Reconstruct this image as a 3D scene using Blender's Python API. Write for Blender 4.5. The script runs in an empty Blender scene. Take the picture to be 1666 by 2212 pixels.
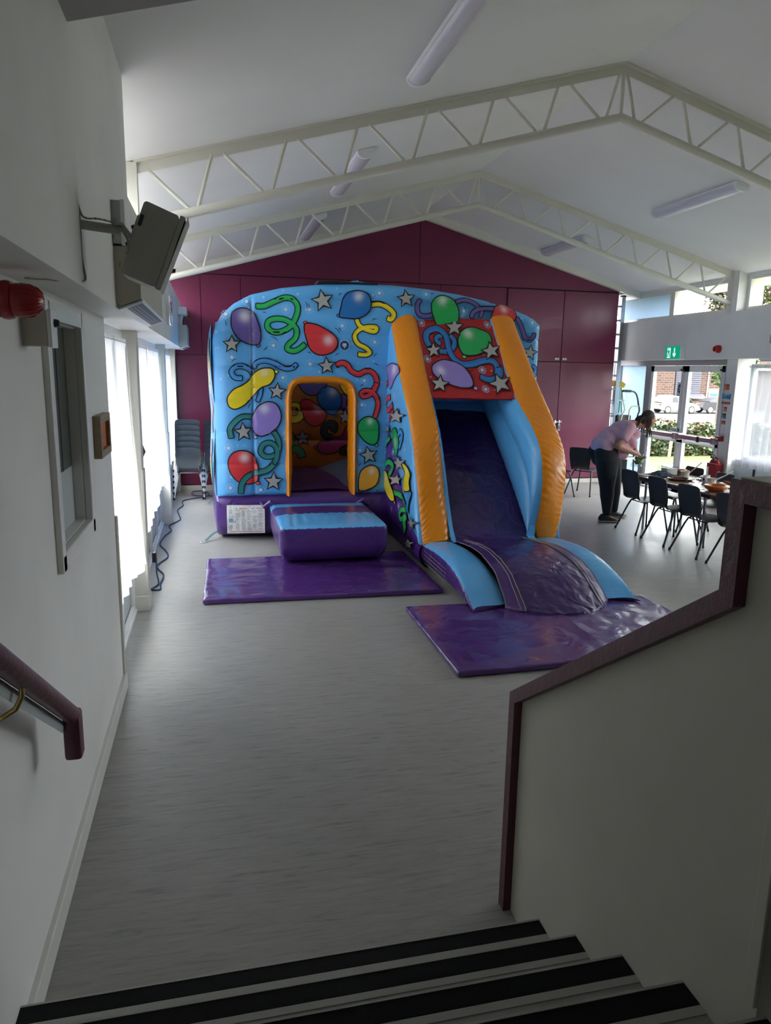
import bpy, bmesh, math, random
from mathutils import Vector, Matrix, noise
random.seed(7)
SC = bpy.context.scene; COL = SC.collection; PI = math.pi
S_FINAL = 0.89          # everything is laid out in working units and brought to metres at the end
def lin(*c):
    return tuple((v/255/12.92 if v/255 <= .04045 else ((v/255+.055)/1.055)**2.4) for v in c)
# ------------------------------------------------------------------ materials
MATS = {}
def nt(name):
    m = bpy.data.materials.new(name); m.use_nodes = True; t = m.node_tree; b = t.nodes['Principled BSDF']
    MATS[name] = m; return m, t, b
def N(t, k, **kw):
    n = t.nodes.new(k)
    for a, v in kw.items():
        if a.startswith('i_'):
            key = a[2:].replace('_', ' ')
            n.inputs[int(key) if key.isdigit() else key].default_value = v
        else: setattr(n, a, v)
    return n
def ramp(t, stops):
    r = t.nodes.new('ShaderNodeValToRGB'); e = r.color_ramp.elements
    while len(e) < len(stops): e.new(.5)
    for i, (p, c) in enumerate(stops):
        e[i].position = p; e[i].color = (c, c, c, 1) if isinstance(c, (int, float)) else (*c, 1)
    return r
def mat(name, col, rough=.5, metal=0, bump=0, bscale=20, var=0, vscale=3, stretch=(1, 1, 1), coat=0, spec=.5, trans=0, emit=None, es=1, sheen=0, det=3):
    m, t, b = nt(name)
    b.inputs['Base Color'].default_value = (*col, 1); b.inputs['Roughness'].default_value = rough
    b.inputs['Metallic'].default_value = metal; b.inputs['Coat Weight'].default_value = coat
    b.inputs['Specular IOR Level'].default_value = spec; b.inputs['Transmission Weight'].default_value = trans
    if emit: b.inputs['Emission Color'].default_value = (*emit, 1); b.inputs['Emission Strength'].default_value = es
    tc = N(t, 'ShaderNodeTexCoord'); mp = N(t, 'ShaderNodeMapping'); mp.inputs['Scale'].default_value = stretch
    t.links.new(tc.outputs['Object'], mp.inputs[0])
    nz = N(t, 'ShaderNodeTexNoise', i_Scale=vscale, i_Detail=4.0); t.links.new(mp.outputs[0], nz.inputs['Vector'])
    if var:
        mx = N(t, 'ShaderNodeMix', data_type='RGBA')
        mx.inputs[6].default_value = (*[c*(1-var) for c in col], 1); mx.inputs[7].default_value = (*[min(1, c*(1+var)) for c in col], 1)
        t.links.new(nz.outputs['Fac'], mx.inputs[0]); t.links.new(mx.outputs[2], b.inputs['Base Color'])
    if bump:
        n2 = N(t, 'ShaderNodeTexNoise', i_Scale=bscale, i_Detail=float(det)); t.links.new(mp.outputs[0], n2.inputs['Vector'])
        bp = N(t, 'ShaderNodeBump', i_Strength=bump, i_Distance=.02); t.links.new(n2.outputs['Fac'], bp.inputs['Height'])
        t.links.new(bp.outputs[0], b.inputs['Normal'])
    return m
def wrinkle(t, b, s=5., strength=.35, dist=.03):
    tc = N(t, 'ShaderNodeTexCoord')
    n1 = N(t, 'ShaderNodeTexNoise', i_Scale=s, i_Detail=2.0, i_Distortion=1.2); t.links.new(tc.outputs['Object'], n1.inputs['Vector'])
    n2 = N(t, 'ShaderNodeTexVoronoi', feature='SMOOTH_F1', i_Scale=s*2.2); t.links.new(tc.outputs['Object'], n2.inputs['Vector'])
    ad = N(t, 'ShaderNodeMath', operation='MULTIPLY_ADD'); ad.inputs[1].default_value = .35
    t.links.new(n2.outputs['Distance'], ad.inputs[0]); t.links.new(n1.outputs['Fac'], ad.inputs[2])
    bp = N(t, 'ShaderNodeBump', i_Strength=strength, i_Distance=dist); t.links.new(ad.outputs[0], bp.inputs['Height'])
    t.links.new(bp.outputs[0], b.inputs['Normal'])
def vinyl(name, col, rough=.3, s=4., strength=.3, dist=.03, coat=.25):
    m, t, b = nt(name); b.inputs['Base Color'].default_value = (*col, 1); b.inputs['Roughness'].default_value = rough
    b.inputs['Coat Weight'].default_value = coat; b.inputs['Coat Roughness'].default_value = .18
    wrinkle(t, b, s, strength, dist); return m
def printed_vinyl():
    # colours of the print come with the mesh; fine white speckle is printed all over the plain ground
    m, t, b = nt('printed_vinyl'); at = N(t, 'ShaderNodeAttribute', attribute_name='Col')
    b.inputs['Roughness'].default_value = .36; b.inputs['Coat Weight'].default_value = .2; b.inputs['Coat Roughness'].default_value = .25
    tc = N(t, 'ShaderNodeTexCoord'); v = N(t, 'ShaderNodeTexVoronoi', i_Scale=11.); t.links.new(tc.outputs['Object'], v.inputs['Vector'])
    r = ramp(t, [(.0, .75), (.1, .35), (.2, 0)]); t.links.new(v.outputs['Distance'], r.inputs[0])
    sp = N(t, 'ShaderNodeSeparateColor'); t.links.new(v.outputs['Color'], sp.inputs[0])
    g = N(t, 'ShaderNodeMath', operation='GREATER_THAN'); g.inputs[1].default_value = .45; t.links.new(sp.outputs[0], g.inputs[0])
    m1 = N(t, 'ShaderNodeMath', operation='MULTIPLY'); t.links.new(r.outputs[0], m1.inputs[0]); t.links.new(g.outputs[0], m1.inputs[1])
    m2 = N(t, 'ShaderNodeMath', operation='MULTIPLY'); t.links.new(m1.outputs[0], m2.inputs[0]); t.links.new(at.outputs['Alpha'], m2.inputs[1])
    mx = N(t, 'ShaderNodeMix', data_type='RGBA'); mx.inputs[7].default_value = (.75, .85, .95, 1)
    t.links.new(m2.outputs[0], mx.inputs[0]); t.links.new(at.outputs['Color'], mx.inputs[6]); t.links.new(mx.outputs[2], b.inputs['Base Color'])
    wrinkle(t, b, 2.2, .3, .03)
    return m
def glass_mat(name, tint=(.95, .98, .97), gl=1.0, refl_col=(1, 1, 1)):
    m, t, b = nt(name); t.nodes.remove(b); out = t.nodes['Material Output']
    tr = N(t, 'ShaderNodeBsdfTransparent'); tr.inputs[0].default_value = (*tint, 1)
    g = N(t, 'ShaderNodeBsdfGlossy'); g.inputs['Roughness'].default_value = .02; g.inputs[0].default_value = (*refl_col, 1)
    lw = N(t, 'ShaderNodeLayerWeight'); lw.inputs[0].default_value = .5; fr = N(t, 'ShaderNodeMath', operation='POWER'); fr.inputs[1].default_value = 4.
    t.links.new(lw.outputs['Facing'], fr.inputs[0]); mu = N(t, 'ShaderNodeMath', operation='MULTIPLY_ADD'); mu.inputs[1].default_value = .8*gl; mu.inputs[2].default_value = .03*gl
    mx = N(t, 'ShaderNodeMixShader'); t.links.new(fr.outputs[0], mu.inputs[0]); t.links.new(mu.outputs[0], mx.inputs[0])
    t.links.new(tr.outputs[0], mx.inputs[1]); t.links.new(g.outputs[0], mx.inputs[2]); t.links.new(mx.outputs[0], out.inputs[0]); return m
def sheer_mat(name, col, transp, transl):
    m, t, b = nt(name); t.nodes.remove(b); out = t.nodes['Material Output']
    d = N(t, 'ShaderNodeBsdfDiffuse'); d.inputs[0].default_value = (*col, 1)
    tl = N(t, 'ShaderNodeBsdfTranslucent'); tl.inputs[0].default_value = (*col, 1)
    tp = N(t, 'ShaderNodeBsdfTransparent')
    a = N(t, 'ShaderNodeMixShader', i_0=transl); t.links.new(d.outputs[0], a.inputs[1]); t.links.new(tl.outputs[0], a.inputs[2])
    c = N(t, 'ShaderNodeMixShader', i_0=transp); t.links.new(a.outputs[0], c.inputs[1]); t.links.new(tp.outputs[0], c.inputs[2])
    t.links.new(c.outputs[0], out.inputs[0]); return m
def wallmat(name, col, rough=.55, dirt=.12, spec=.4):
    m, t, b = nt(name); b.inputs['Roughness'].default_value = rough; b.inputs['Specular IOR Level'].default_value = spec
    tc = N(t, 'ShaderNodeTexCoord'); n1 = N(t, 'ShaderNodeTexNoise', i_Scale=1.3, i_Detail=5.0); t.links.new(tc.outputs['Object'], n1.inputs['Vector'])
    r1 = ramp(t, [(.3, tuple(c*(1-dirt) for c in col)), (.65, col)]); t.links.new(n1.outputs['Fac'], r1.inputs[0])
    # small scuffs
    mp = N(t, 'ShaderNodeMapping'); mp.inputs['Scale'].default_value = (1, 2.2, .8); mp.inputs['Rotation'].default_value = (.5, .3, .2); t.links.new(tc.outputs['Object'], mp.inputs[0])
    n2 = N(t, 'ShaderNodeTexNoise', i_Scale=9., i_Detail=6.0, i_Roughness=.7); t.links.new(mp.outputs[0], n2.inputs['Vector'])
    r2 = ramp(t, [(.70, 0.), (.76, .5)]); t.links.new(n2.outputs['Fac'], r2.inputs[0])
    mx = N(t, 'ShaderNodeMix', data_type='RGBA'); mx.inputs[7].default_value = (*[c*.55 for c in col], 1)
    t.links.new(r2.outputs[0], mx.inputs[0]); t.links.new(r1.outputs[0], mx.inputs[6]); t.links.new(mx.outputs[2], b.inputs['Base Color'])
    n3 = N(t, 'ShaderNodeTexNoise', i_Scale=60., i_Detail=2.0); t.links.new(tc.outputs['Object'], n3.inputs['Vector'])
    bp = N(t, 'ShaderNodeBump', i_Strength=.05, i_Distance=.01); t.links.new(n3.outputs['Fac'], bp.inputs['Height']); t.links.new(bp.outputs[0], b.inputs['Normal'])
    return m
# ------------------------------------------------------------------ mesh builder
class M:
    def __init__(s): s.v = []; s.f = []; s.mi = []; s.c = []
    def add(s, v, f, mi=0, col=None):
        o = len(s.v); s.v += [tuple(p) for p in v]
        s.c += (col if isinstance(col, list) else [col or (1, 1, 1, 0)]*len(v))
        for k, q in enumerate(f):
            s.f.append(tuple(i+o for i in q)); s.mi.append(mi[k] if isinstance(mi, list) else mi)
        return s
    def box(s, x0, x1, y0, y1, z0, z1, mi=0, ch=0, mtx=None):
        if ch:
            vs = []; fs = []
            b = bmesh.new(); bmesh.ops.create_cube(b, size=1)
            for w in b.verts: w.co = Vector(((x0+x1)/2+w.co.x*(x1-x0), (y0+y1)/2+w.co.y*(y1-y0), (z0+z1)/2+w.co.z*(z1-z0)))
            bmesh.ops.bevel(b, geom=b.edges[:], offset=ch, segments=2, affect='EDGES', profile=.5)
            b.verts.index_update(); vs = [w.co.copy() for w in b.verts]; fs = [[w.index for w in f.verts] for f in b.faces]; b.free()
        else:
            vs = [Vector(p) for p in ((x0,y0,z0),(x1,y0,z0),(x1,y1,z0),(x0,y1,z0),(x0,y0,z1),(x1,y0,z1),(x1,y1,z1),(x0,y1,z1))]
            fs = [(0,3,2,1),(4,5,6,7),(0,1,5,4),(1,2,6,5),(2,3,7,6),(3,0,4,7)]
        if mtx: vs = [mtx @ p for p in vs]
        return s.add(vs, fs, mi)
    def grid(s, fn, nu, nv, mi=0, col=None, close_u=False, flip=False):
        vs = []; cs = []
        for i in range(nu+(0 if close_u else 1)):
            for j in range(nv+1):
                p = fn(i/nu, j/nv); vs.append(p); cs.append(col(i/nu, j/nv) if callable(col) else (col or (1,1,1,0)))
        fs = []; n = nu if close_u else nu+1; ms = []
        for i in range(nu):
            for j in range(nv):
                a = i*(nv+1)+j; b = ((i+1) % n)*(nv+1)+j
                fs.append((a, a+1, b+1, b) if flip else (a, b, b+1, a+1)); ms.append(mi((i+.5)/nu, (j+.5)/nv) if callable(mi) else mi)
        return s.add(vs, fs, ms, cs)
    def tube(s, pts, r, n=10, mi=0, caps=True, ry=None, up=None):
        pts = [Vector(p) for p in pts]; k = len(pts); R = r if isinstance(r, (list, tuple)) else [r]*k
        tan = [(pts[min(i+1, k-1)]-pts[max(i-1, 0)]).normalized() for i in range(k)]
        u = Vector(up) if up else Vector((0, 0, 1))
        if abs(tan[0].dot(u)) > .95: u = Vector((1, 0, 0))
        vs = []
        for i in range(k):
            a = u-tan[i]*u.dot(tan[i]); a.normalize(); b = tan[i].cross(a); u = a
            for j in range(n):
                t = 2*PI*j/n; vs.append(pts[i]+(a*math.cos(t)*(R[i] if ry is None else ry))+b*math.sin(t)*R[i])
        fs = [(i*n+j, i*n+(j+1) % n, (i+1)*n+(j+1) % n, (i+1)*n+j) for i in range(k-1) for j in range(n)]
        if caps: fs += [tuple(range(n))[::-1], tuple((k-1)*n+j for j in range(n))]
        return s.add(vs, fs, mi)
    def lathe(s, prof, n=24, mi=0, mtx=None, ctr=(0,0,0)):
        vs = []
        for r, z in prof:
            for j in range(n): vs.append(Vector((r*math.cos(2*PI*j/n), r*math.sin(2*PI*j/n), z)))
        vs = [(mtx @ p if mtx else p)+Vector(ctr) for p in vs]; k = len(prof)
        fs = [(i*n+j, i*n+(j+1) % n, (i+1)*n+(j+1) % n, (i+1)*n+j) for i in range(k-1) for j in range(n)]
        if prof[0][0] > 1e-5: fs.append(tuple(range(n))[::-1])
        if prof[-1][0] > 1e-5: fs.append(tuple((k-1)*n+j for j in range(n)))
        return s.add(vs, fs, mi)
    def prism(s, poly, axis, a0, a1, mi=0):
        # poly in the other two axes; axis 'x': (y,z)  'y': (x,z)  'z': (x,y)
        def P(p, a): return {'x': (a, p[0], p[1]), 'y': (p[0], a, p[1]), 'z': (p[0], p[1], a)}[axis]
        n = len(poly); vs = [P(p, a0) for p in poly]+[P(p, a1) for p in poly]
        return s.add(vs, [tuple(range(n))[::-1], tuple(range(n, 2*n))]+[(i, (i+1) % n, n+(i+1) % n, n+i) for i in range(n)], mi)
    def ell(s, c, r, mi=0, rot=None, n=16, m=10):
        vs = []
        for i in range(m+1):
            for j in range(n):
                a = PI*i/m; b = 2*PI*j/n; p = Vector((r[0]*math.sin(a)*math.cos(b), r[1]*math.sin(a)*math.sin(b), r[2]*math.cos(a)))
                if rot: p = rot @ p
                vs.append(p+Vector(c))
        fs = [(i*n+j, (i+1)*n+j, (i+1)*n+(j+1) % n, i*n+(j+1) % n) for i in range(m) for j in range(n)]
        return s.add(vs, fs, mi)
    def pillow(s, x0, x1, y0, y1, z0, z1, r, bulge=0, n=16, mi=0, fn=None):
        c = Vector(((x0+x1)/2, (y0+y1)/2, (z0+z1)/2)); h = Vector(((x1-x0)/2, (y1-y0)/2, (z1-z0)/2)); hi = Vector([max(1e-4, q-r) for q in h])
        key = {}; vs = []; fs = []; ms = []
        for ax in range(3):
            for sg in (-1, 1):
                b, d = (ax+1) % 3, (ax+2) % 3; idx = []
                for i in range(n+1):
                    for j in range(n+1):
                        q = [0, 0, 0]; q[ax] = sg; q[b] = -math.cos(PI*i/n)*.35+(2*i/n-1)*.65; q[d] = -math.cos(PI*j/n)*.35+(2*j/n-1)*.65
                        k = tuple(round(w, 4) for w in q)
                        if k not in key:
                            Q = Vector([q[w]*h[w] for w in range(3)]); I = Vector([max(-hi[w], min(hi[w], Q[w])) for w in range(3)]); D = Q-I
                            P = I+D.normalized()*r if D.length > 1e-6 else Q
                            for w in range(3):
                                o1, o2 = (w+1) % 3, (w+2) % 3
                                P[w] += bulge*(q[w])*(1-q[o1]**2)*(1-q[o2]**2)
                            P = P+c
                            if fn: P = fn(P, q)
                            key[k] = len(vs); vs.append(P)
                        idx.append(key[k])
                for i in range(n):
                    for j in range(n):
                        a = i*(n+1)+j; f = (idx[a], idx[a+n+1], idx[a+n+2], idx[a+1]); f = f if sg > 0 else f[::-1]
                        fs.append(f)
                        if callable(mi):
                            cc = sum((Vector(vs[w]) for w in f), Vector())/4; ms.append(mi(cc, ax, sg))
                        else: ms.append(mi)
        return s.add(vs, fs, ms)
def raw(name, m, mats, smooth=True, ang=40, col=False):
    me = bpy.data.meshes.new(name); me.from_pydata([tuple(p) for p in m.v], [], m.f)
    mats = mats if isinstance(mats, (list, tuple)) else [mats]
    for x in mats: me.materials.append(MATS[x] if isinstance(x, str) else x)
    me.polygons.foreach_set('material_index', m.mi)
    if col:
        a = me.color_attributes.new('Col', 'FLOAT_COLOR', 'POINT'); a.data.foreach_set('color', [x for c in m.c for x in c])
    if smooth: me.shade_smooth(); me.set_sharp_from_angle(angle=math.radians(ang))
    me.update(); o = bpy.data.objects.new(name, me); COL.objects.link(o); return o
WL = {}
def thing(name, label, cat, loc=(0, 0, 0), rz=0, group=None):
    o = bpy.data.objects.new(name, None); COL.objects.link(o); o.empty_display_size = .1
    o.location = loc; o.rotation_euler = (0, 0, rz); WL[o] = Vector(loc); tag(o, label, cat, group); return o
def tag(o, label, cat, group=None):
    o['label'] = label; o['category'] = cat
    if group: o['group'] = group
    return o
def part(name, m, mats, parent, local=False, label=None, **k):
    if not local:
        L = WL[parent]; m.v = [(p[0]-L.x, p[1]-L.y, p[2]-L.z) for p in m.v]
    o = raw(name, m, mats, **k); o.parent = parent; WL[o] = WL[parent]
    if label: o['label'] = label
    return o
def solo(name, m, mats, label, cat, group=None, **k):
    xs = [p[0] for p in m.v]; ys = [p[1] for p in m.v]; zs = [p[2] for p in m.v]
    L = ((min(xs)+max(xs))/2, (min(ys)+max(ys))/2, min(zs)); m.v = [(p[0]-L[0], p[1]-L[1], p[2]-L[2]) for p in m.v]
    o = raw(name, m, mats, **k); o.location = L; WL[o] = Vector(L); return tag(o, label, cat, group)
def struct(name, m, mats, parent=None, **k):
    o = raw(name, m, mats, **k); o['kind'] = 'structure'; WL[o] = Vector((0, 0, 0))
    if parent: o.parent = parent
    return o
def dup(root, loc=None, rz=None, label=None, group=None):
    def cp(o, par):
        c = o.copy(); COL.objects.link(c); c.parent = par
        for ch in list(o.children): cp(ch, c)
        return c
    r = cp(root, None)
    if loc is not None: r.location = loc
    if rz is not None: r.rotation_euler = (0, 0, rz)
    if label: r['label'] = label
    if group: r['group'] = group
    return r
def spline(pts, n=8, closed=False):
    P = [Vector(p) for p in pts]; k = len(P); out = []
    for i in range(k if closed else k-1):
        if closed: a, b, c, d = P[(i-1) % k], P[i], P[(i+1) % k], P[(i+2) % k]
        else: a, b, c, d = P[max(i-1, 0)], P[i], P[i+1], P[min(i+2, k-1)]
        for j in range(n):
            t = j/n; out.append(.5*((2*b)+(c-a)*t+(2*a-5*b+4*c-d)*t*t+(3*b-a-3*c+d)*t**3))
    if not closed: out.append(P[-1])
    return out
def interp(pts, x):
    if x <= pts[0][0]: return pts[0][1]
    for (a, b), (c, d) in zip(pts, pts[1:]):
        if x <= c: return b+(d-b)*(x-a)/(c-a) if c > a else d
    return pts[-1][1]
def smooth_eval(pts, t):
    # Catmull-Rom at t in 0..1 over a list of tuples
    P = [Vector(p) for p in pts]; k = len(P)-1; s = min(max(t, 0), .999999)*k; i = int(s); u = s-i
    a, b, c, d = P[max(i-1, 0)], P[i], P[i+1], P[min(i+2, k)]
    return .5*((2*b)+(c-a)*u+(2*a-5*b+4*c-d)*u*u+(3*b-a-3*c+d)*u**3)
def remesh(m, voxel, name, mats, parent, smooth_it=4, **k):
    o = raw('tmp', m, mats, smooth=False)
    r = o.modifiers.new('r', 'REMESH'); r.mode = 'VOXEL'; r.voxel_size = voxel
    if smooth_it: q = o.modifiers.new('s', 'SMOOTH'); q.iterations = smooth_it; q.factor = .5
    dg = bpy.context.evaluated_depsgraph_get(); dg.update(); me = bpy.data.meshes.new_from_object(o.evaluated_get(dg))
    bpy.data.objects.remove(o); me.name = name; me.shade_smooth()
    L = WL[parent]; me.transform(Matrix.Translation(-L))
    n = bpy.data.objects.new(name, me); COL.objects.link(n); n.parent = parent; WL[n] = L
    me.materials.clear()
    for x in (mats if isinstance(mats, (list, tuple)) else [mats]): me.materials.append(MATS[x])
    return n
def text_mesh(s, size, mtx, mats, name, parent, depth=.0015, bold=0):
    cu = bpy.data.curves.new('t', 'FONT'); cu.body = s; cu.size = size; cu.align_x = 'CENTER'; cu.align_y = 'CENTER'; cu.extrude = depth; cu.offset = bold
    o = bpy.data.objects.new('t', cu); COL.objects.link(o)
    dg = bpy.context.evaluated_depsgraph_get(); me = bpy.data.meshes.new_from_object(o.evaluated_get(dg)); bpy.data.objects.remove(o)
    me.transform(mtx); me.transform(Matrix.Translation(-WL[parent])); me.name = name; me.materials.clear(); me.materials.append(MATS[mats])
    n = bpy.data.objects.new(name, me); COL.objects.link(n); n.parent = parent; WL[n] = WL[parent]; return n
SKY = 8.0; EXPO = 1.12
# ------------------------------------------------------------------ material library
wallmat('beam_shade_paint', (.40, .37, .34)); wallmat('white_paint', (.80, .79, .775)); wallmat('cream_paint', (.70, .68, .60), dirt=.16); wallmat('ceiling_white', (.84, .82, .815), rough=.8, dirt=.04, spec=.2)
mat('gloss_white', (.76, .75, .71), .28, var=.06, vscale=6, bump=.05, bscale=30)
mat('cream_metal', (.74, .72, .64), .35, var=.05, vscale=5); mat('white_plastic', (.82, .83, .84), .35); mat('beige_plastic', (.50, .47, .38), .5, var=.05)
mat('speaker_grey', (.42, .42, .37), .55, bump=.15, bscale=140, var=.05); mat('dark_plastic', (.02, .02, .022), .4); mat('black_rubber', (.012, .012, .013), .6)
mat('magenta_paint', (.16, .012, .058), .33, var=.12, vscale=2.5, bump=.05, bscale=7, coat=.05); mat('magenta_dark_gap', (.02, .002, .008), .7)
mat('maroon_paint', (.105, .022, .045), .38, var=.2, vscale=8, bump=.15, bscale=40)
mat('aluminium', (.62, .63, .66), .3, metal=.75, var=.08, vscale=9); mat('door_frame', (.36, .35, .39), .38, metal=.2, var=.05); mat('upvc_white', (.78, .79, .80), .3)
mat('chrome', (.75, .76, .78), .15, metal=1); mat('brass', (.55, .40, .16), .28, metal=1, var=.15, vscale=20); mat('black_gasket', (.01, .01, .01), .5)
mat('black_nosing', (.007, .007, .008), .75, bump=.3, bscale=300, spec=.2); mat('light_strip', (.42, .42, .39), .45, var=.06, vscale=12)
mat('chair_black', (.018, .02, .024), .42, bump=.25, bscale=180, var=.15, vscale=6); mat('chair_grey', (.055, .065, .07), .42, bump=.25, bscale=180, var=.15, vscale=5); mat('chair_rim_highlight', (.20, .22, .23), .35); mat('chair_leg', (.03, .035, .04), .35, metal=.4)
mat('chair_leg_silver', (.5, .5, .52), .25, metal=.9)
vinyl('vinyl_blue', (.12, .45, .87), .3, 3., .3); vinyl('vinyl_orange', (.86, .28, .004), .33, 4., .3); vinyl('vinyl_purple', (.075, .028, .185), .3, 3.5, .45, .04)
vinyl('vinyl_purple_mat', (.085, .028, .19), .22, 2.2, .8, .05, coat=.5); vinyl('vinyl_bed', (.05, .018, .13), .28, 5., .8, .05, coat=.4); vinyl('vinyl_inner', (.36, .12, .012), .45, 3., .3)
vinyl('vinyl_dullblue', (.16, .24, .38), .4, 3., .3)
printed_vinyl()
mat('label_white', (.75, .76, .76), .5, bump=.5, bscale=25); mat('ink_blue', (.03, .25, .5), .5); mat('ink_grey', (.33, .34, .35), .6); mat('ink_red', (.5, .07, .04), .5); mat('ink_green', (.05, .3, .12), .5); mat('ink_orange', (.8, .35, .08), .5); mat('ink_black', (.01, .01, .012), .5)
mat('red_plastic', (.36, .008, .012), .25, coat=.4); mat('red_box', (.24, .006, .012), .4); mat('ink_white', (.85, .85, .85), .5)
mat('sign_green', (.0, .26, .15), .35, emit=(.0, .35, .2), es=.35); mat('sign_white', (.85, .9, .87), .35, emit=(.8, 1, .9), es=.35)
mat('cable_blue', (.02, .05, .13), .45); mat('cable_grey', (.33, .31, .27), .5); mat('strap_green', (.05, .13, .14), .6)
mat('oak', (.26, .19, .11), .5, var=.25, vscale=4, stretch=(1, 1, 8), bump=.1, bscale=20); mat('picture_orange', (.55, .16, .05), .5, var=.5, vscale=25)
mat('wood_table', (.22, .10, .055), .22, var=.3, vscale=3, stretch=(1, 8, 1), coat=.5); mat('table_edge', (.05, .03, .02), .4)
mat('terracotta', (.45, .105, .022), .3, var=.25, vscale=12, coat=.4); mat('brown_glaze', (.10, .03, .025), .25, coat=.5); mat('sausage', (.30, .075, .03), .4); mat('plate_white', (.72, .73, .72), .3); mat('pot_cream', (.62, .6, .48), .45, var=.3, vscale=25)
mat('spoon_wood', (.62, .5, .36), .5); mat('blue_cloth', (.045, .065, .10), .85, bump=.5, bscale=30, var=.3, vscale=9); mat('placemat', (.24, .14, .08), .6, var=.3, vscale=20); mat('dark_spoon', (.05, .015, .012), .3); mat('leaf_salad', (.08, .16, .03), .5, var=.4, vscale=20)
mat('skin', (.50, .235, .15), .5, var=.06, vscale=8); mat('hair_brown', (.045, .024, .014), .5, bump=.6, bscale=60, stretch=(6, 6, 1), var=.35, vscale=14); mat('shirt_lilac', (.66, .37, .46), .85, bump=.35, bscale=9, var=.08, vscale=4, det=2); mat('shirt_print', (.62, .5, .55), .7)
mat('jeans_black', (.010, .011, .016), .8, bump=.2, bscale=40); mat('shoe_black', (.015, .015, .017), .7, bump=.3, bscale=80); mat('shoe_sole', (.45, .33, .24), .6); mat('eye_dark', (.02, .012, .01), .3); mat('lips', (.35, .10, .09), .5)
glass_mat('glass'); glass_mat('bag_plastic', (.85, .86, .86), 2.2)
sheer_mat('curtain_white', (.74, .74, .78), .04, .28); sheer_mat('curtain_sheer', (.50, .51, .56), .28, .22); sheer_mat('frosted', (.50, .60, .70), .0, .50)
mat('diffuser', (.72, .70, .78), .25, coat=.3); mat('stepladder_green', (.0, .16, .12), .4); mat('yellow_plastic', (.75, .45, .02), .4)
mat('dark_glass', (.03, .04, .035), .06, spec=.7, var=.1); mat('pale_panel', (.46, .50, .52), .45); mat('grey_panel', (.30, .32, .34), .5); mat('reflection_green', (.06, .07, .06), .4, stretch=(1, 1, 14), var=.2)
mat('picture_glass', (.02, .02, .02), .08)
mat('grass', (.048, .066, .011), .9, var=.5, vscale=2.2, bump=1, bscale=60); mat('verge_grass', (.032, .045, .011), .9, var=.4, vscale=.8); mat('asphalt', (.028, .027, .028), .9, var=.15, vscale=.5); mat('path_paving', (.038, .030, .028), .9, var=.15, vscale=.6); mat('soil', (.05, .035, .02), .95)
mat('leaf_green', (.022, .048, .010), .5, var=.55, vscale=4); mat('leaf_autumn', (.065, .043, .014), .5, var=.5, vscale=5); mat('leaf_bright', (.05, .095, .018), .5, var=.5, vscale=3); mat('bark', (.08, .06, .045), .9)
mat('car_white', (.15, .153, .157), .35, coat=.1); mat('car_black', (.008, .008, .01), .35, coat=.1); mat('car_glass', (.02, .024, .028), .3, spec=.3); mat('tyre', (.012, .012, .012), .8); mat('tail_red', (.5, .02, .02), .3); mat('plate_yellow', (.75, .5, .03), .5)
mat('slate_hang', (.045, .042, .056), .7, var=.3, vscale=3); mat('window_blue', (.03, .10, .19), .15); mat('brown_door', (.07, .03, .02), .5); mat('bin_blue', (.03, .15, .5), .4)
def brick():
    m, t, b = nt('brick'); tc = N(t, 'ShaderNodeTexCoord'); mp = N(t, 'ShaderNodeMapping'); mp.inputs['Rotation'].default_value = (PI/2, 0, 0)
    t.links.new(tc.outputs['Object'], mp.inputs[0]); br = N(t, 'ShaderNodeTexBrick', i_Scale=1.0); br.inputs['Color1'].default_value = (.085, .04, .024, 1); br.inputs['Color2'].default_value = (.04, .02, .014, 1); br.inputs['Mortar'].default_value = (.10, .08, .065, 1)
    br.inputs['Brick Width'].default_value = .5; br.inputs['Row Height'].default_value = .2; br.inputs['Mortar Size'].default_value = .025
    t.links.new(mp.outputs[0], br.inputs['Vector']); t.links.new(br.outputs['Color'], b.inputs['Base Color']); b.inputs['Roughness'].default_value = .9
brick()
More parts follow.
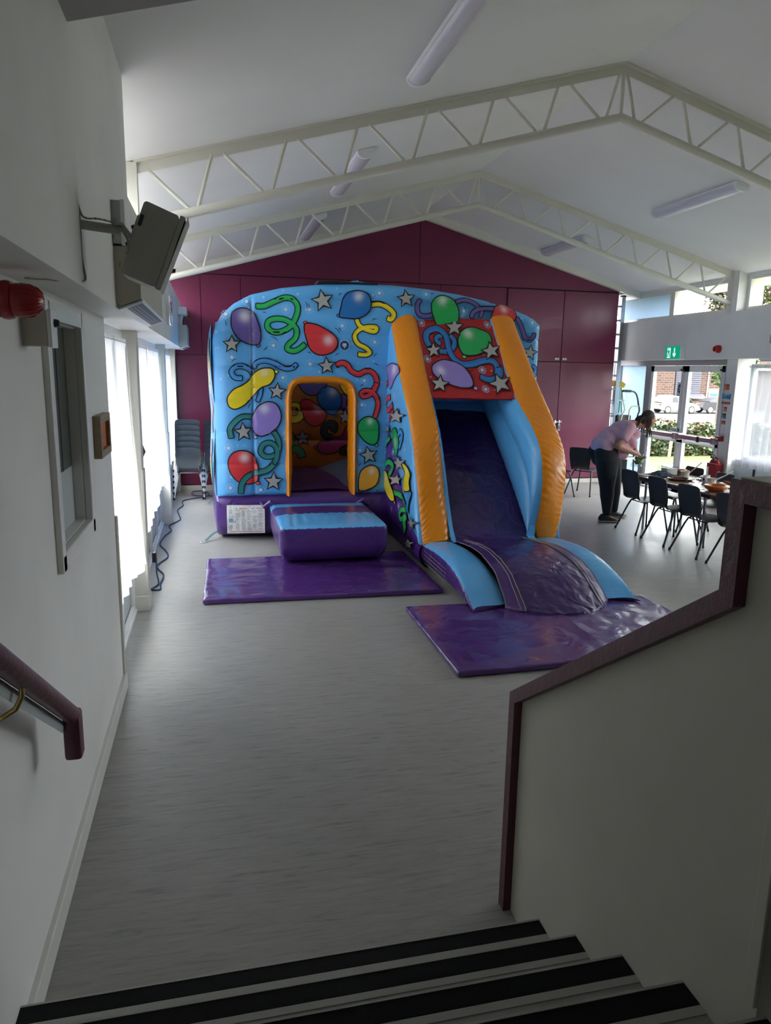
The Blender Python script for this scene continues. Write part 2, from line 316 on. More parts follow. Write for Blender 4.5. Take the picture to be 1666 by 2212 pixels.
def floormat():
    m, t, b = nt('vinyl_floor'); tc = N(t, 'ShaderNodeTexCoord')
    mp = N(t, 'ShaderNodeMapping'); mp.inputs['Scale'].default_value = (1.0, 9., 1); mp.inputs['Rotation'].default_value = (0, 0, .05); t.links.new(tc.outputs['Object'], mp.inputs[0])
    n1 = N(t, 'ShaderNodeTexNoise', i_Scale=5.0, i_Detail=11.0, i_Roughness=.68, i_Distortion=.8); t.links.new(mp.outputs[0], n1.inputs['Vector'])
    r1 = ramp(t, [(.30, (.22, .218, .208)), (.45, (.345, .34, .322)), (.60, (.385, .378, .355)), (.74, (.47, .46, .425))]); t.links.new(n1.outputs['Fac'], r1.inputs[0])
    n2 = N(t, 'ShaderNodeTexNoise', i_Scale=.7, i_Detail=3.0); t.links.new(tc.outputs['Object'], n2.inputs['Vector'])
    mx = N(t, 'ShaderNodeMix', data_type='RGBA', blend_type='MULTIPLY'); mx.inputs[0].default_value = .6
    r2 = ramp(t, [(.35, .82), (.65, 1.)]); t.links.new(n2.outputs['Fac'], r2.inputs[0]); t.links.new(r1.outputs[0], mx.inputs[6]); t.links.new(r2.outputs[0], mx.inputs[7])
    # fine scratches
    mp2 = N(t, 'ShaderNodeMapping'); mp2.inputs['Scale'].default_value = (1.2, 30, 1); mp2.inputs['Rotation'].default_value = (0, 0, .5); t.links.new(tc.outputs['Object'], mp2.inputs[0])
    n3 = N(t, 'ShaderNodeTexNoise', i_Scale=2.4, i_Detail=5.0, i_Roughness=.6); t.links.new(mp2.outputs[0], n3.inputs['Vector'])
    r3 = ramp(t, [(.72, 0.), (.78, .4)]); t.links.new(n3.outputs['Fac'], r3.inputs[0])
    mx2 = N(t, 'ShaderNodeMix', data_type='RGBA'); mx2.inputs[7].default_value = (.12, .12, .12, 1); t.links.new(r3.outputs[0], mx2.inputs[0]); t.links.new(mx.outputs[2], mx2.inputs[6])
    t.links.new(mx2.outputs[2], b.inputs['Base Color'])
    rr = ramp(t, [(.3, .30), (.7, .46)]); t.links.new(n2.outputs['Fac'], rr.inputs[0]); t.links.new(rr.outputs[0], b.inputs['Roughness'])
    bp = N(t, 'ShaderNodeBump', i_Strength=.06, i_Distance=.01); t.links.new(n1.outputs['Fac'], bp.inputs['Height']); t.links.new(bp.outputs[0], b.inputs['Normal'])
floormat()
# ------------------------------------------------------------------ the hall
RX = 4.0; RZ = 5.29; SL = .272
def cz(x): return RZ-SL*abs(x-RX)
struct('floor', M().box(-.95, 9.1, -3.2, 15.6, -.1, 0), 'vinyl_floor', smooth=False)
m = M()
m.prism([(-1.2, cz(-1.2)), (RX, RZ), (RX, RZ+.2), (-1.2, cz(-1.2)+.2)], 'y', -3.2, 15.6)
m.prism([(RX, RZ), (9.3, cz(9.3)), (9.3, cz(9.3)+.2), (RX, RZ+.2)], 'y', -3.2, 15.6)
struct('ceiling', m, 'ceiling_white', smooth=False)
# left wall: thick lower wall with the hatch opening, wall above, bulkhead
WY0, WY1, WZ0, WZ1 = 3.36, 4.18, 1.44, 2.52
m = M(); m.box(-.95, -.69, -3.2, WY0, 0, 2.61); m.box(-.95, -.69, WY1, 5.2, 0, 2.61); m.box(-.95, -.69, WY0, WY1, 0, WZ0); m.box(-.95, -.69, WY0, WY1, WZ1, 2.61)
struct('wall_left', m, 'white_paint', smooth=False)
m = M(); m.prism([(-1.1, 2.61), (-.5, 2.61), (-.5, cz(-.5)+.02), (-1.1, cz(-1.1)+.02)], 'y', 3.13, 5.15)
m.prism([(-1.1, 2.60), (-.482, 2.60), (-.482, cz(-.48)+.02), (-1.1, cz(-1.1)+.02)], 'y', -3.2, 3.13)
m.box(-1.1, -.5, 5.15, 15.6, 2.61, 3.36)
struct('wall_left_upper', m, 'white_paint', smooth=False)
m = M(); m.box(-.95, -.86, 5.2, 15.6, 3.36, 3.43); m.box(-.95, -.86, 5.2, 15.6, 3.93, 4.1)
for y in (5.2, 6.98, 9.0, 11.0, 12.9, 15.5): m.box(-.95, -.86, y, y+.09, 3.36, 4.0)
struct('window_6', m, 'upvc_white', smooth=False)
struct('window_6_glass', M().box(-.91, -.905, 5.2, 15.6, 3.40, 3.95), 'glass', bpy.data.objects['window_6'], smooth=False)
# boxed beam that follows the roof slope at the near end
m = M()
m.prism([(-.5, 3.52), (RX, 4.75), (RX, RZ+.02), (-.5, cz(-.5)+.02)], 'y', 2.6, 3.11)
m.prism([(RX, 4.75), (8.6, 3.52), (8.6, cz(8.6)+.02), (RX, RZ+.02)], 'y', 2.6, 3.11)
struct('ceiling_beam', m, 'beam_shade_paint', smooth=False)  # beam coloured darker than the walls, its underside shade put into the paint
# near wall behind the camera, right wall, nook
struct('wall_front', M().box(-1.1, 9.1, -3.4, -3.2, 0, 5.5), 'white_paint', smooth=False)
m = M(); m.box(8.6, 9.1, -3.2, 15.6, 2.6, 3.39)
for a, b in ((-3.2, 4.15), (6.95, 7.2), (10.88, 11.15)):
    m.box(8.75, 9.1, a, b, 0, 2.6); m.prism([(8.6, 3.39), (9.1, 3.39), (9.1, cz(9.1)+.02), (8.6, cz(8.6)+.02)], 'y', a, b)
m.box(8.97, 9.1, .8, 10.88, 0, .55); m.box(8.75, 8.97, 14.85, 15.6, 0, 2.6)
struct('wall_right', m, 'white_paint', smooth=False)
struct('wall_back_nook', M().box(8.28, 9.1, 15.5, 15.7, 0, 4.3), 'cream_paint', smooth=False)
m = M(); m.box(8.28, 8.75, 14.1, 14.18, 4.0, 4.1); struct('trim_5', m, 'cream_metal', smooth=False)
# back wall in magenta boards
m = M(); m.prism([(-.95, 0), (8.28, 0), (8.28, 3.995), (8.62, 3.995), (8.62, cz(8.62)-.04), (RX, RZ-.04), (-.95, cz(-.95)-.04)], 'y', 14.115, 14.9)
struct('wall_back', m, 'magenta_dark_gap', smooth=False)
g = .006
def panels(name, rects, par=None, y0=14.1):
    mm = M()
    for a, b, c, d in rects: mm.box(a+g, b-g, y0, 14.117, c+g, d-g)
    return struct(name, mm, 'magenta_paint', smooth=False)
panels('wall_back_boards', [(-.95, -.18, 2.53, 3.97), (-.18, .54, 2.53, 3.97), (.54, 1.9, 2.53, 3.97), (1.9, 3.1, 2.53, 3.97), (3.1, 4.4, 2.53, 3.97), (4.4, 5.8, 2.53, 3.97),
    (-.95, .6, .09, 2.53), (.6, 1.9, .09, 2.53), (1.9, 3.1, .09, 2.53), (3.1, 4.4, .09, 2.53), (4.4, 5.8, .09, 2.53)])
m = M(); e = .05
m.prism([(-.95, 3.985), (3.955, 3.985), (3.955, cz(3.955)-e), (-.95, cz(-.95)-e)], 'y', 14.1, 14.117)
m.prism([(3.967, 3.985), (8.6, 3.985), (8.6, 4.0), (3.967, cz(3.967)-e)], 'y', 14.1, 14.117)
struct('wall_back_gable', m, 'magenta_paint', smooth=False)
struct('baseboard_back', M().box(-.7, 8.28, 14.06, 14.12, 0, .085), 'cream_paint', smooth=False)
# cupboard with tall doors at the right of the back wall
cp = thing('tall_cupboard', 'tall magenta built-in cupboard with four doors at right end of the back wall', 'cupboard', (7.05, 14.09, 0))
part('carcass', M().box(5.8, 8.275, 14.085, 14.112, .088, 3.975), 'magenta_dark_gap', cp, smooth=False)
for i, (a, b, c, d) in enumerate(((5.8, 7.04, .1, 2.54), (7.04, 8.275, .1, 2.54), (5.8, 7.04, 2.54, 3.96), (7.04, 8.275, 2.54, 3.96))):
    dd = part('door', M().box(a+g, b-g, 14.06, 14.086, c+g, d-g, ch=.004), 'magenta_paint', cp, smooth=False)
    kx = b-.09 if i % 2 == 0 else a+.08
    kz = 2.60 if i > 1 else 1.17
    if i == 1: continue
    if i > 1:
        lk = part('lock_plate', M().box(kx-.045, kx+.045, 14.045, 14.06, kz-.02, kz+.02, ch=.004), 'white_plastic', dd, smooth=False)
        part('keyhole', M().box(kx-.015, kx+.015, 14.04, 14.045, kz-.006, kz+.006), 'dark_plastic', dd, smooth=False)
bo = part('slide_bolt', M().box(6.92, 7.14, 14.04, 14.06, 1.29, 1.32, ch=.004).box(6.97, 7.0, 14.02, 14.045, 1.27, 1.34).box(7.06, 7.09, 14.02, 14.045, 1.27, 1.34), 'chrome', cp, smooth=False)
part('finger_pull', M().box(7.07, 7.11, 14.045, 14.06, 1.12, 1.25, ch=.004), 'ink_white', cp, smooth=False)
part('finger_pull_slot', M().box(7.08, 7.10, 14.04, 14.046, 1.14, 1.23), 'dark_plastic', cp, smooth=False)
# trims under the gable
m = M(); m.prism([(-.6, cz(-.6)-.10), (RX, RZ-.10), (RX, RZ-.0), (-.6, cz(-.6)-.0)], 'y', 14.02, 14.1); m.prism([(RX, RZ-.13), (8.74, cz(8.74)-.13), (8.74, cz(8.74)), (RX, RZ)], 'y', 14.0, 14.1)
struct('trim_1', m, 'cream_metal', smooth=False)
# baseboard left, corner trims, columns
struct('baseboard_left', M().box(-.70, -.665, 2.2, 5.215, 0, .115, ch=.006), 'gloss_white', smooth=False)
struct('trim_2', M().box(-.70, -.672, 5.18, 5.225, .115, 1.28, ch=.008), 'cream_paint', smooth=False)
def column(n, y0, y1, ztr):
    m = M(); m.box(-.9, -.66, y0, y1, 0, 2.61, ch=.008); m.box(-.9, -.645, y0-.012, y1+.012, 0, .15, ch=.006)
    m.box(-.675, -.65, y0-.006, y0+.05, .15, ztr, ch=.006, ); m.box(-.675, -.65, y1-.05, y1+.006, .15, ztr, ch=.006)
    struct(n, m, 'cream_paint', smooth=False)
column('wall_left_column', 6.95, 7.12, 1.36); column('wall_left_column.001', 10.93, 11.11, 1.36); column('wall_left_column.002', 13.9, 14.1, 1.36)
# glazing bays on the left
def bay(n, y0, y1, mull):
    f = M(); x0, x1 = -.86, -.78
    f.box(x0, x1, y0, y1, 0, .07); f.box(x0, x1, y0, y1, .50, .60); f.box(x0, x1, y0, y1, 2.52, 2.61); f.box(x0, -.765, y0, y1, 0, .03)
    for y in [y0]+mull+[y1-.07]: f.box(x0, x1, y, y+.07, .07, 2.52)
    w = struct(n, f, 'upvc_white', smooth=False)
    ys = [y0]+mull+[y1-.07]
    p = M(); k = M(); gl = M()
    for a, b in zip(ys, ys[1:]):
        p.box(-.84, -.81, a+.095, b-.025, .095, .475); k.box(-.835, -.812, a+.07, b, .07, .50); gl.box(-.825, -.82, a+.07, b, .60, 2.52)
    struct(n+'_panel', p, 'pale_panel', w, smooth=False); struct(n+'_gasket', k, 'black_gasket', w, smooth=False); struct(n+'_glass', gl, 'glass', w, smooth=False)
bay('window_1', 5.2, 6.95, [6.05]); bay('window_2', 7.12, 10.93, [8.0, 9.0, 9.95]); bay('window_3', 11.11, 13.9, [12.0, 12.95])
# hatch window in the near left wall
m = M(); t = .075
for a, b, c, d in ((WY0-.045, WY0+.03, WZ0-.05, WZ1+.05), (WY1-.03, WY1+.045, WZ0-.05, WZ1+.05), (WY0, WY1, WZ1-.03, WZ1+.05), (WY0-.04, WY1+.04, WZ0-.05, WZ0+.03)): m.box(-.70, -.662, a, b, c, d, ch=.007)
for a, b, c, d in ((WY0, WY0+.035, WZ0, WZ1), (WY1-.035, WY1, WZ0, WZ1), (WY0, WY1, WZ1-.035, WZ1), (WY0, WY1, WZ0, WZ0+.035)): m.box(-.95, -.70, a, b, c, d)
hw = struct('window_4', m, 'gloss_white', smooth=False)
struct('window_4_glass', M().box(-.762, -.757, WY0+.03, WY1-.03, WZ0+.33, WZ1-.03), 'dark_glass', hw, smooth=False)
struct('window_4_reflection', M().box(-.757, -.752, 3.74, WY1-.03, WZ0+.33, WZ1-.03).box(-.757, -.749, 3.735, 3.745, WZ0+.33, WZ1-.03).box(-.757, -.749, 3.9, 3.91, WZ0+.33, WZ1-.03), 'reflection_green', hw, smooth=False)  # dark green sheet painting in a reflection on the hatch glass
struct('window_4_panel', M().box(-.765, -.752, WY0+.03, WY1-.03, WZ0+.03, WZ0+.33), 'pale_panel', hw, smooth=False)
struct('window_4_reveal', M().box(-.95, -.93, WY0, WY1, WZ0, WZ1), 'ink_black', hw, smooth=False)
# right side: doors, frosted side light, window under the sheer curtain, clerestory
DX = 8.9
f = M()
f.box(DX-.05, DX+.06, 11.15, 14.85, 2.50, 2.6); f.box(DX-.05, DX+.06, 13.60, 13.76, 0, 2.5); f.box(DX-.05, DX+.06, 11.15, 11.30, 0, 2.5); f.box(DX-.05, DX+.06, 13.76, 14.85, 0, .25); f.box(DX-.05, DX+.06, 14.75, 14.85, 0, 2.5)
df = struct('door_1', f, 'door_frame', smooth=False)
struct('door_1_side_light', M().box(DX, DX+.01, 13.76, 14.75, .25, 2.5), 'frosted', df, smooth=False)
def leaf(n, y0, y1):
    f = M(); x0, x1 = DX-.03, DX+.03
    f.box(x0, x1, y0, y0+.10, .02, 2.49); f.box(x0, x1, y1-.10, y1, .02, 2.49); f.box(x0, x1, y0, y1, 2.38, 2.49); f.box(x0, x1, y0, y1, 1.02, 1.14); f.box(x0, x1, y0, y1, .02, .22)
    f.box(x0-.012, x0, y0+.09, y0+.105, .22, 2.38); f.box(x0-.012, x0, y1-.105, y1-.09, .22, 2.38)
    d = struct(n, f, 'upvc_white', smooth=False)
    struct(n+'_glass', M().box(DX-.005, DX+.005, y0+.1, y1-.1, .22, 1.02).box(DX-.005, DX+.005, y0+.1, y1-.1, 1.14, 2.38), 'glass', d, smooth=False)
    struct(n+'_push_bar', M().box(x0-.11, x0-.03, y0+.06, y1-.06, 1.10, 1.19, ch=.012).box(x0-.11, x0, y0+.01, y0+.10, 1.08, 1.21, ch=.01).box(x0-.11, x0, y1-.10, y1-.01, 1.08, 1.21, ch=.01), 'aluminium', d, smooth=False)
    struct(n+'_hinge', M().box(x0-.03, x0, y0+.02, y0+.12, 2.40, 2.43), 'dark_plastic', d, smooth=False)
    return d
d2 = leaf('door_2', 12.455, 13.59); d3 = leaf('door_3', 11.31, 12.445)
struct('door_3_bar_clip', M().box(DX-.15, DX-.135, 11.72, 11.78, 1.09, 1.2), 'dark_plastic', d3, smooth=False)
def rwin(n, y0, y1, z0, z1, mull, x=8.93, m_='upvc_white', gm='glass', fr=.07):
    f = M(); f.box(x-.04, x+.05, y0, y1, z0, z0+fr); f.box(x-.04, x+.05, y0, y1, z1-fr, z1)
    ys = [y0]+mull+[y1-fr]
    for y in ys: f.box(x-.04, x+.05, y, y+fr, z0+fr, z1-fr)
    w = struct(n, f, m_, smooth=False)
    gl = M()
    for a, b in zip(ys, ys[1:]): gl.box(x, x+.008, a+fr, b, z0+fr, z1-fr)
    struct(n+'_glass', gl, gm, w, smooth=False); return w
rwin('window_7', 7.2, 10.72, .88, 2.52, [8.3, 9.45]); rwin('window_8', 4.15, 6.95, .88, 2.52, [5.1, 6.0])  # the second window is out of view, added to let more daylight in
m = M(); m.box(8.9, 8.98, .8, 10.88, 0, .88); m.box(8.86, 8.9, 7.2, 10.8, .84, .89); struct('wall_right_lower', m, 'pale_panel', smooth=False)
struct('trim_3', M().box(8.885, 8.9, 10.36, 10.40, 0, .88).box(8.885, 8.9, 9.2, 9.24, 0, .88).box(8.885, 8.9, 7.2, 10.4, .36, .375), 'black_gasket', smooth=False)
struct('trim_4', M().box(8.73, 8.76, 10.86, 10.90, .0, 1.35, ch=.006), 'cream_paint', smooth=False)
rwin('window_10', 12.95, 14.85, 3.39, 3.95, [], 8.82, 'gloss_white', 'frosted'); rwin('window_11', 11.15, 12.95, 3.39, 3.97, [], 8.82, 'gloss_white')
rwin('window_12', 7.2, 10.88, 3.39, 3.97, [9.0], 8.82, 'gloss_white'); rwin('window_13', 4.15, 6.95, 3.39, 3.97, [5.5], 8.82, 'gloss_white')  # the last high window is out of view too, added for its daylight
m = M(); m.box(8.75, 9.1, .8, 15.6, 3.95, 4.05); struct('wall_right_head', m, 'white_paint', smooth=False)
# stairs down to the hall
FR = [2.28, 2.0, 1.72, 1.44, 1.16]; RS = .17
m = M()
for i, y in enumerate(FR):
    yb = FR[i+1] if i < 4 else -3.2
    m.box(-.69, 1.2 if i < 4 else 9.0 if False else 1.2, yb, y, 0, RS*(i+1))
st = struct('stair_flight', m, 'vinyl_floor', smooth=False)
m = M(); l = M()
for i, y in enumerate(FR):
    z = RS*(i+1); m.box(-.69, 1.2, y-.071, y+.004, z-.03, z+.004, ch=.002); l.box(-.69, 1.2, y-.098, y-.071, z-.002, z+.003); l.box(-.69, 1.2, y-.002, y+.006, z+.002, z+.006)
struct('stair_nosing', m, 'black_nosing', st, smooth=False); struct('stair_strip', l, 'light_strip', st, smooth=False)
struct('stage_floor', M().box(1.32, 9.0, -3.2, .9, 0, .85), 'vinyl_floor', smooth=False)
# low stepped wall beside the stairs
X0, X1 = 1.2, 1.32; OUT = [(2.6, 0), (2.6, 1.0), (1.43, 1.80), (1.43, 2.07), (1.19, 2.07)]
struct('wall_stair', M().prism([(2.57, 0), (2.57, .985), (1.40, 1.785), (1.40, 2.04), (1.19, 2.04), (1.19, 0)], 'x', X0, X1), 'cream_paint', smooth=False)
def strip(pts, w, x0, x1, mm):
    P = [Vector((p[0], p[1])) for p in pts]; inn = []
    for i, p in enumerate(P):
        ns = []
        for a, b in ((i-1, i), (i, i+1)):
            if 0 <= a and b < len(P): d = (P[b]-P[a]).normalized(); ns.append(Vector((-d.y, d.x)))
        nn = sum(ns, Vector((0, 0)))/len(ns); nn = nn/nn.length_squared; inn.append(p+nn*w)
    for i in range(len(P)-1): mm.prism([tuple(P[i]), tuple(P[i+1]), tuple(inn[i+1]), tuple(inn[i])], 'x', x0, x1)
    return inn
m = M(); strip([(p[0], p[1]) for p in OUT], .052, X0-.035, X1+.035, m)
struct('trim_6', m, 'maroon_paint', smooth=False)
struct('trim_7', M().box(X0-.02, X1+.02, 1.19, 1.415, 2.068, 2.074), 'cream_paint', smooth=False)
struct('trim_8', M().box(X0-.012, X0, 1.19, 1.225, .85, 2.02, ch=.003), 'cream_paint', smooth=False)
# steel lattice trusses
for ti, ty in enumerate((7.03, 11.05)):
    t = thing('roof_truss', ('cream steel roof truss nearest the stairs, its apex high at the right', 'cream steel roof truss further back, just in front of the magenta gable')[ti], 'roof truss', (RX, ty, 3.55), group='roof trusses')
    zt = lambda x: cz(x)-.05; zb = lambda x: 4.80-.277*abs(x-RX)
    m = M()
    for s in (-1, 1):
        xe = RX+s*4.62
        m.prism([(xe, cz(xe)-.10), (RX, RZ-.10), (RX, RZ-.0), (xe, cz(xe)-.0)][::s], 'y', ty-.012, ty+.012)
        m.prism([(xe, cz(xe)-.02), (RX, RZ-.02), (RX, RZ-.0), (xe, cz(xe)-.0)][::s], 'y', ty-.055, ty+.055)
    part('top_chord', m, 'cream_metal', t, smooth=False)
    m = M(); m.tube([(RX-4.6, ty, zb(RX-4.6)), (RX, ty, zb(RX)), (RX+4.6, ty, zb(RX+4.6))], .043, 16); part('bottom_chord', m, 'cream_metal', t)
    for s in (-1, 1):
        for i in range(7):
            xt0 = 4.56-i*.655; xb_ = xt0-.43; xt1 = xt0-.655
            A = Vector((RX+s*(xt0-.05), ty, zt(RX+s*(xt0-.05))-.03)); B = Vector((RX+s*(xb_+.04), ty, zb(RX+s*xb_)+.03)); D = Vector((RX+s*(xb_-.04), ty, zb(RX+s*xb_)+.03)); E = Vector((RX+s*max(xt1+.05, .04), ty, zt(RX+s*xt1)-.03))
            part('web_rod', M().tube([A, B], .0165, 8), 'cream_metal', t); part('web_rod', M().tube([D, E], .0165, 8), 'cream_metal', t)
    part('king_post', M().tube([(RX, ty, 4.80), (RX, ty, 5.2)], .02, 8), 'cream_metal', t)
    for s in (-1, 1):
        xe = RX+s*4.62
        part('column', M().box(xe-.03, xe+.09, ty-.05, ty+.05, 3.37, cz(xe)-.01, ch=.004) if s > 0 else M().box(xe-.09, xe+.03, ty-.05, ty+.05, 3.37, cz(xe)-.01, ch=.004), 'cream_metal', t, smooth=False)
# ceiling lights
def light(x, y0, y1, label):
    s = 1 if x < RX else -1; ang = -s*math.atan(SL)
    mt = Matrix.Translation((x, 0, cz(x))) @ Matrix.Rotation(ang, 4, 'Y')
    t = thing('ceiling_light', label, 'ceiling light', (x, (y0+y1)/2, cz(x)-.08), group='strip lights on the ceiling')
    b = M().box(-.10, .10, y0, y1, -.035, -.002, ch=.004, mtx=mt); part('base', b, 'white_plastic', t, smooth=False)
    def q(u, v):
        a = PI*v; return mt @ Vector((-.095*math.cos(a), y0+.05+(y1-y0-.1)*u, -.035-.06*math.sin(a)))
    part('diffuser', M().grid(q, 1, 14), 'diffuser', t)
    for ye in (y0, y1-.05):
        e = M(); e.grid(lambda u, v: mt @ Vector((-.10*math.cos(PI*v), ye+.05*u, -.035-.064*math.sin(PI*v))), 1, 12)
        for yy in (ye, ye+.05): e.add([mt @ Vector((-.10*math.cos(PI*k/12), yy, -.035-.064*math.sin(PI*k/12))) for k in range(13)], [tuple(range(13))])
        part('end_cap', e, 'white_plastic', t)
light(1.68, 4.35, 6.2, 'long strip light on left ceiling slope nearest the camera, cut by the frame top')
light(1.68, 8.25, 10.15, 'strip light on left ceiling slope seen through the near truss')
light(1.68, 11.7, 13.7, 'strip light on left ceiling slope behind the far truss')
light(6.40, 8.2, 10.0, 'strip light on right ceiling slope between the two trusses')
light(6.40, 12.0, 13.72, 'strip light on right ceiling slope next to the magenta gable')
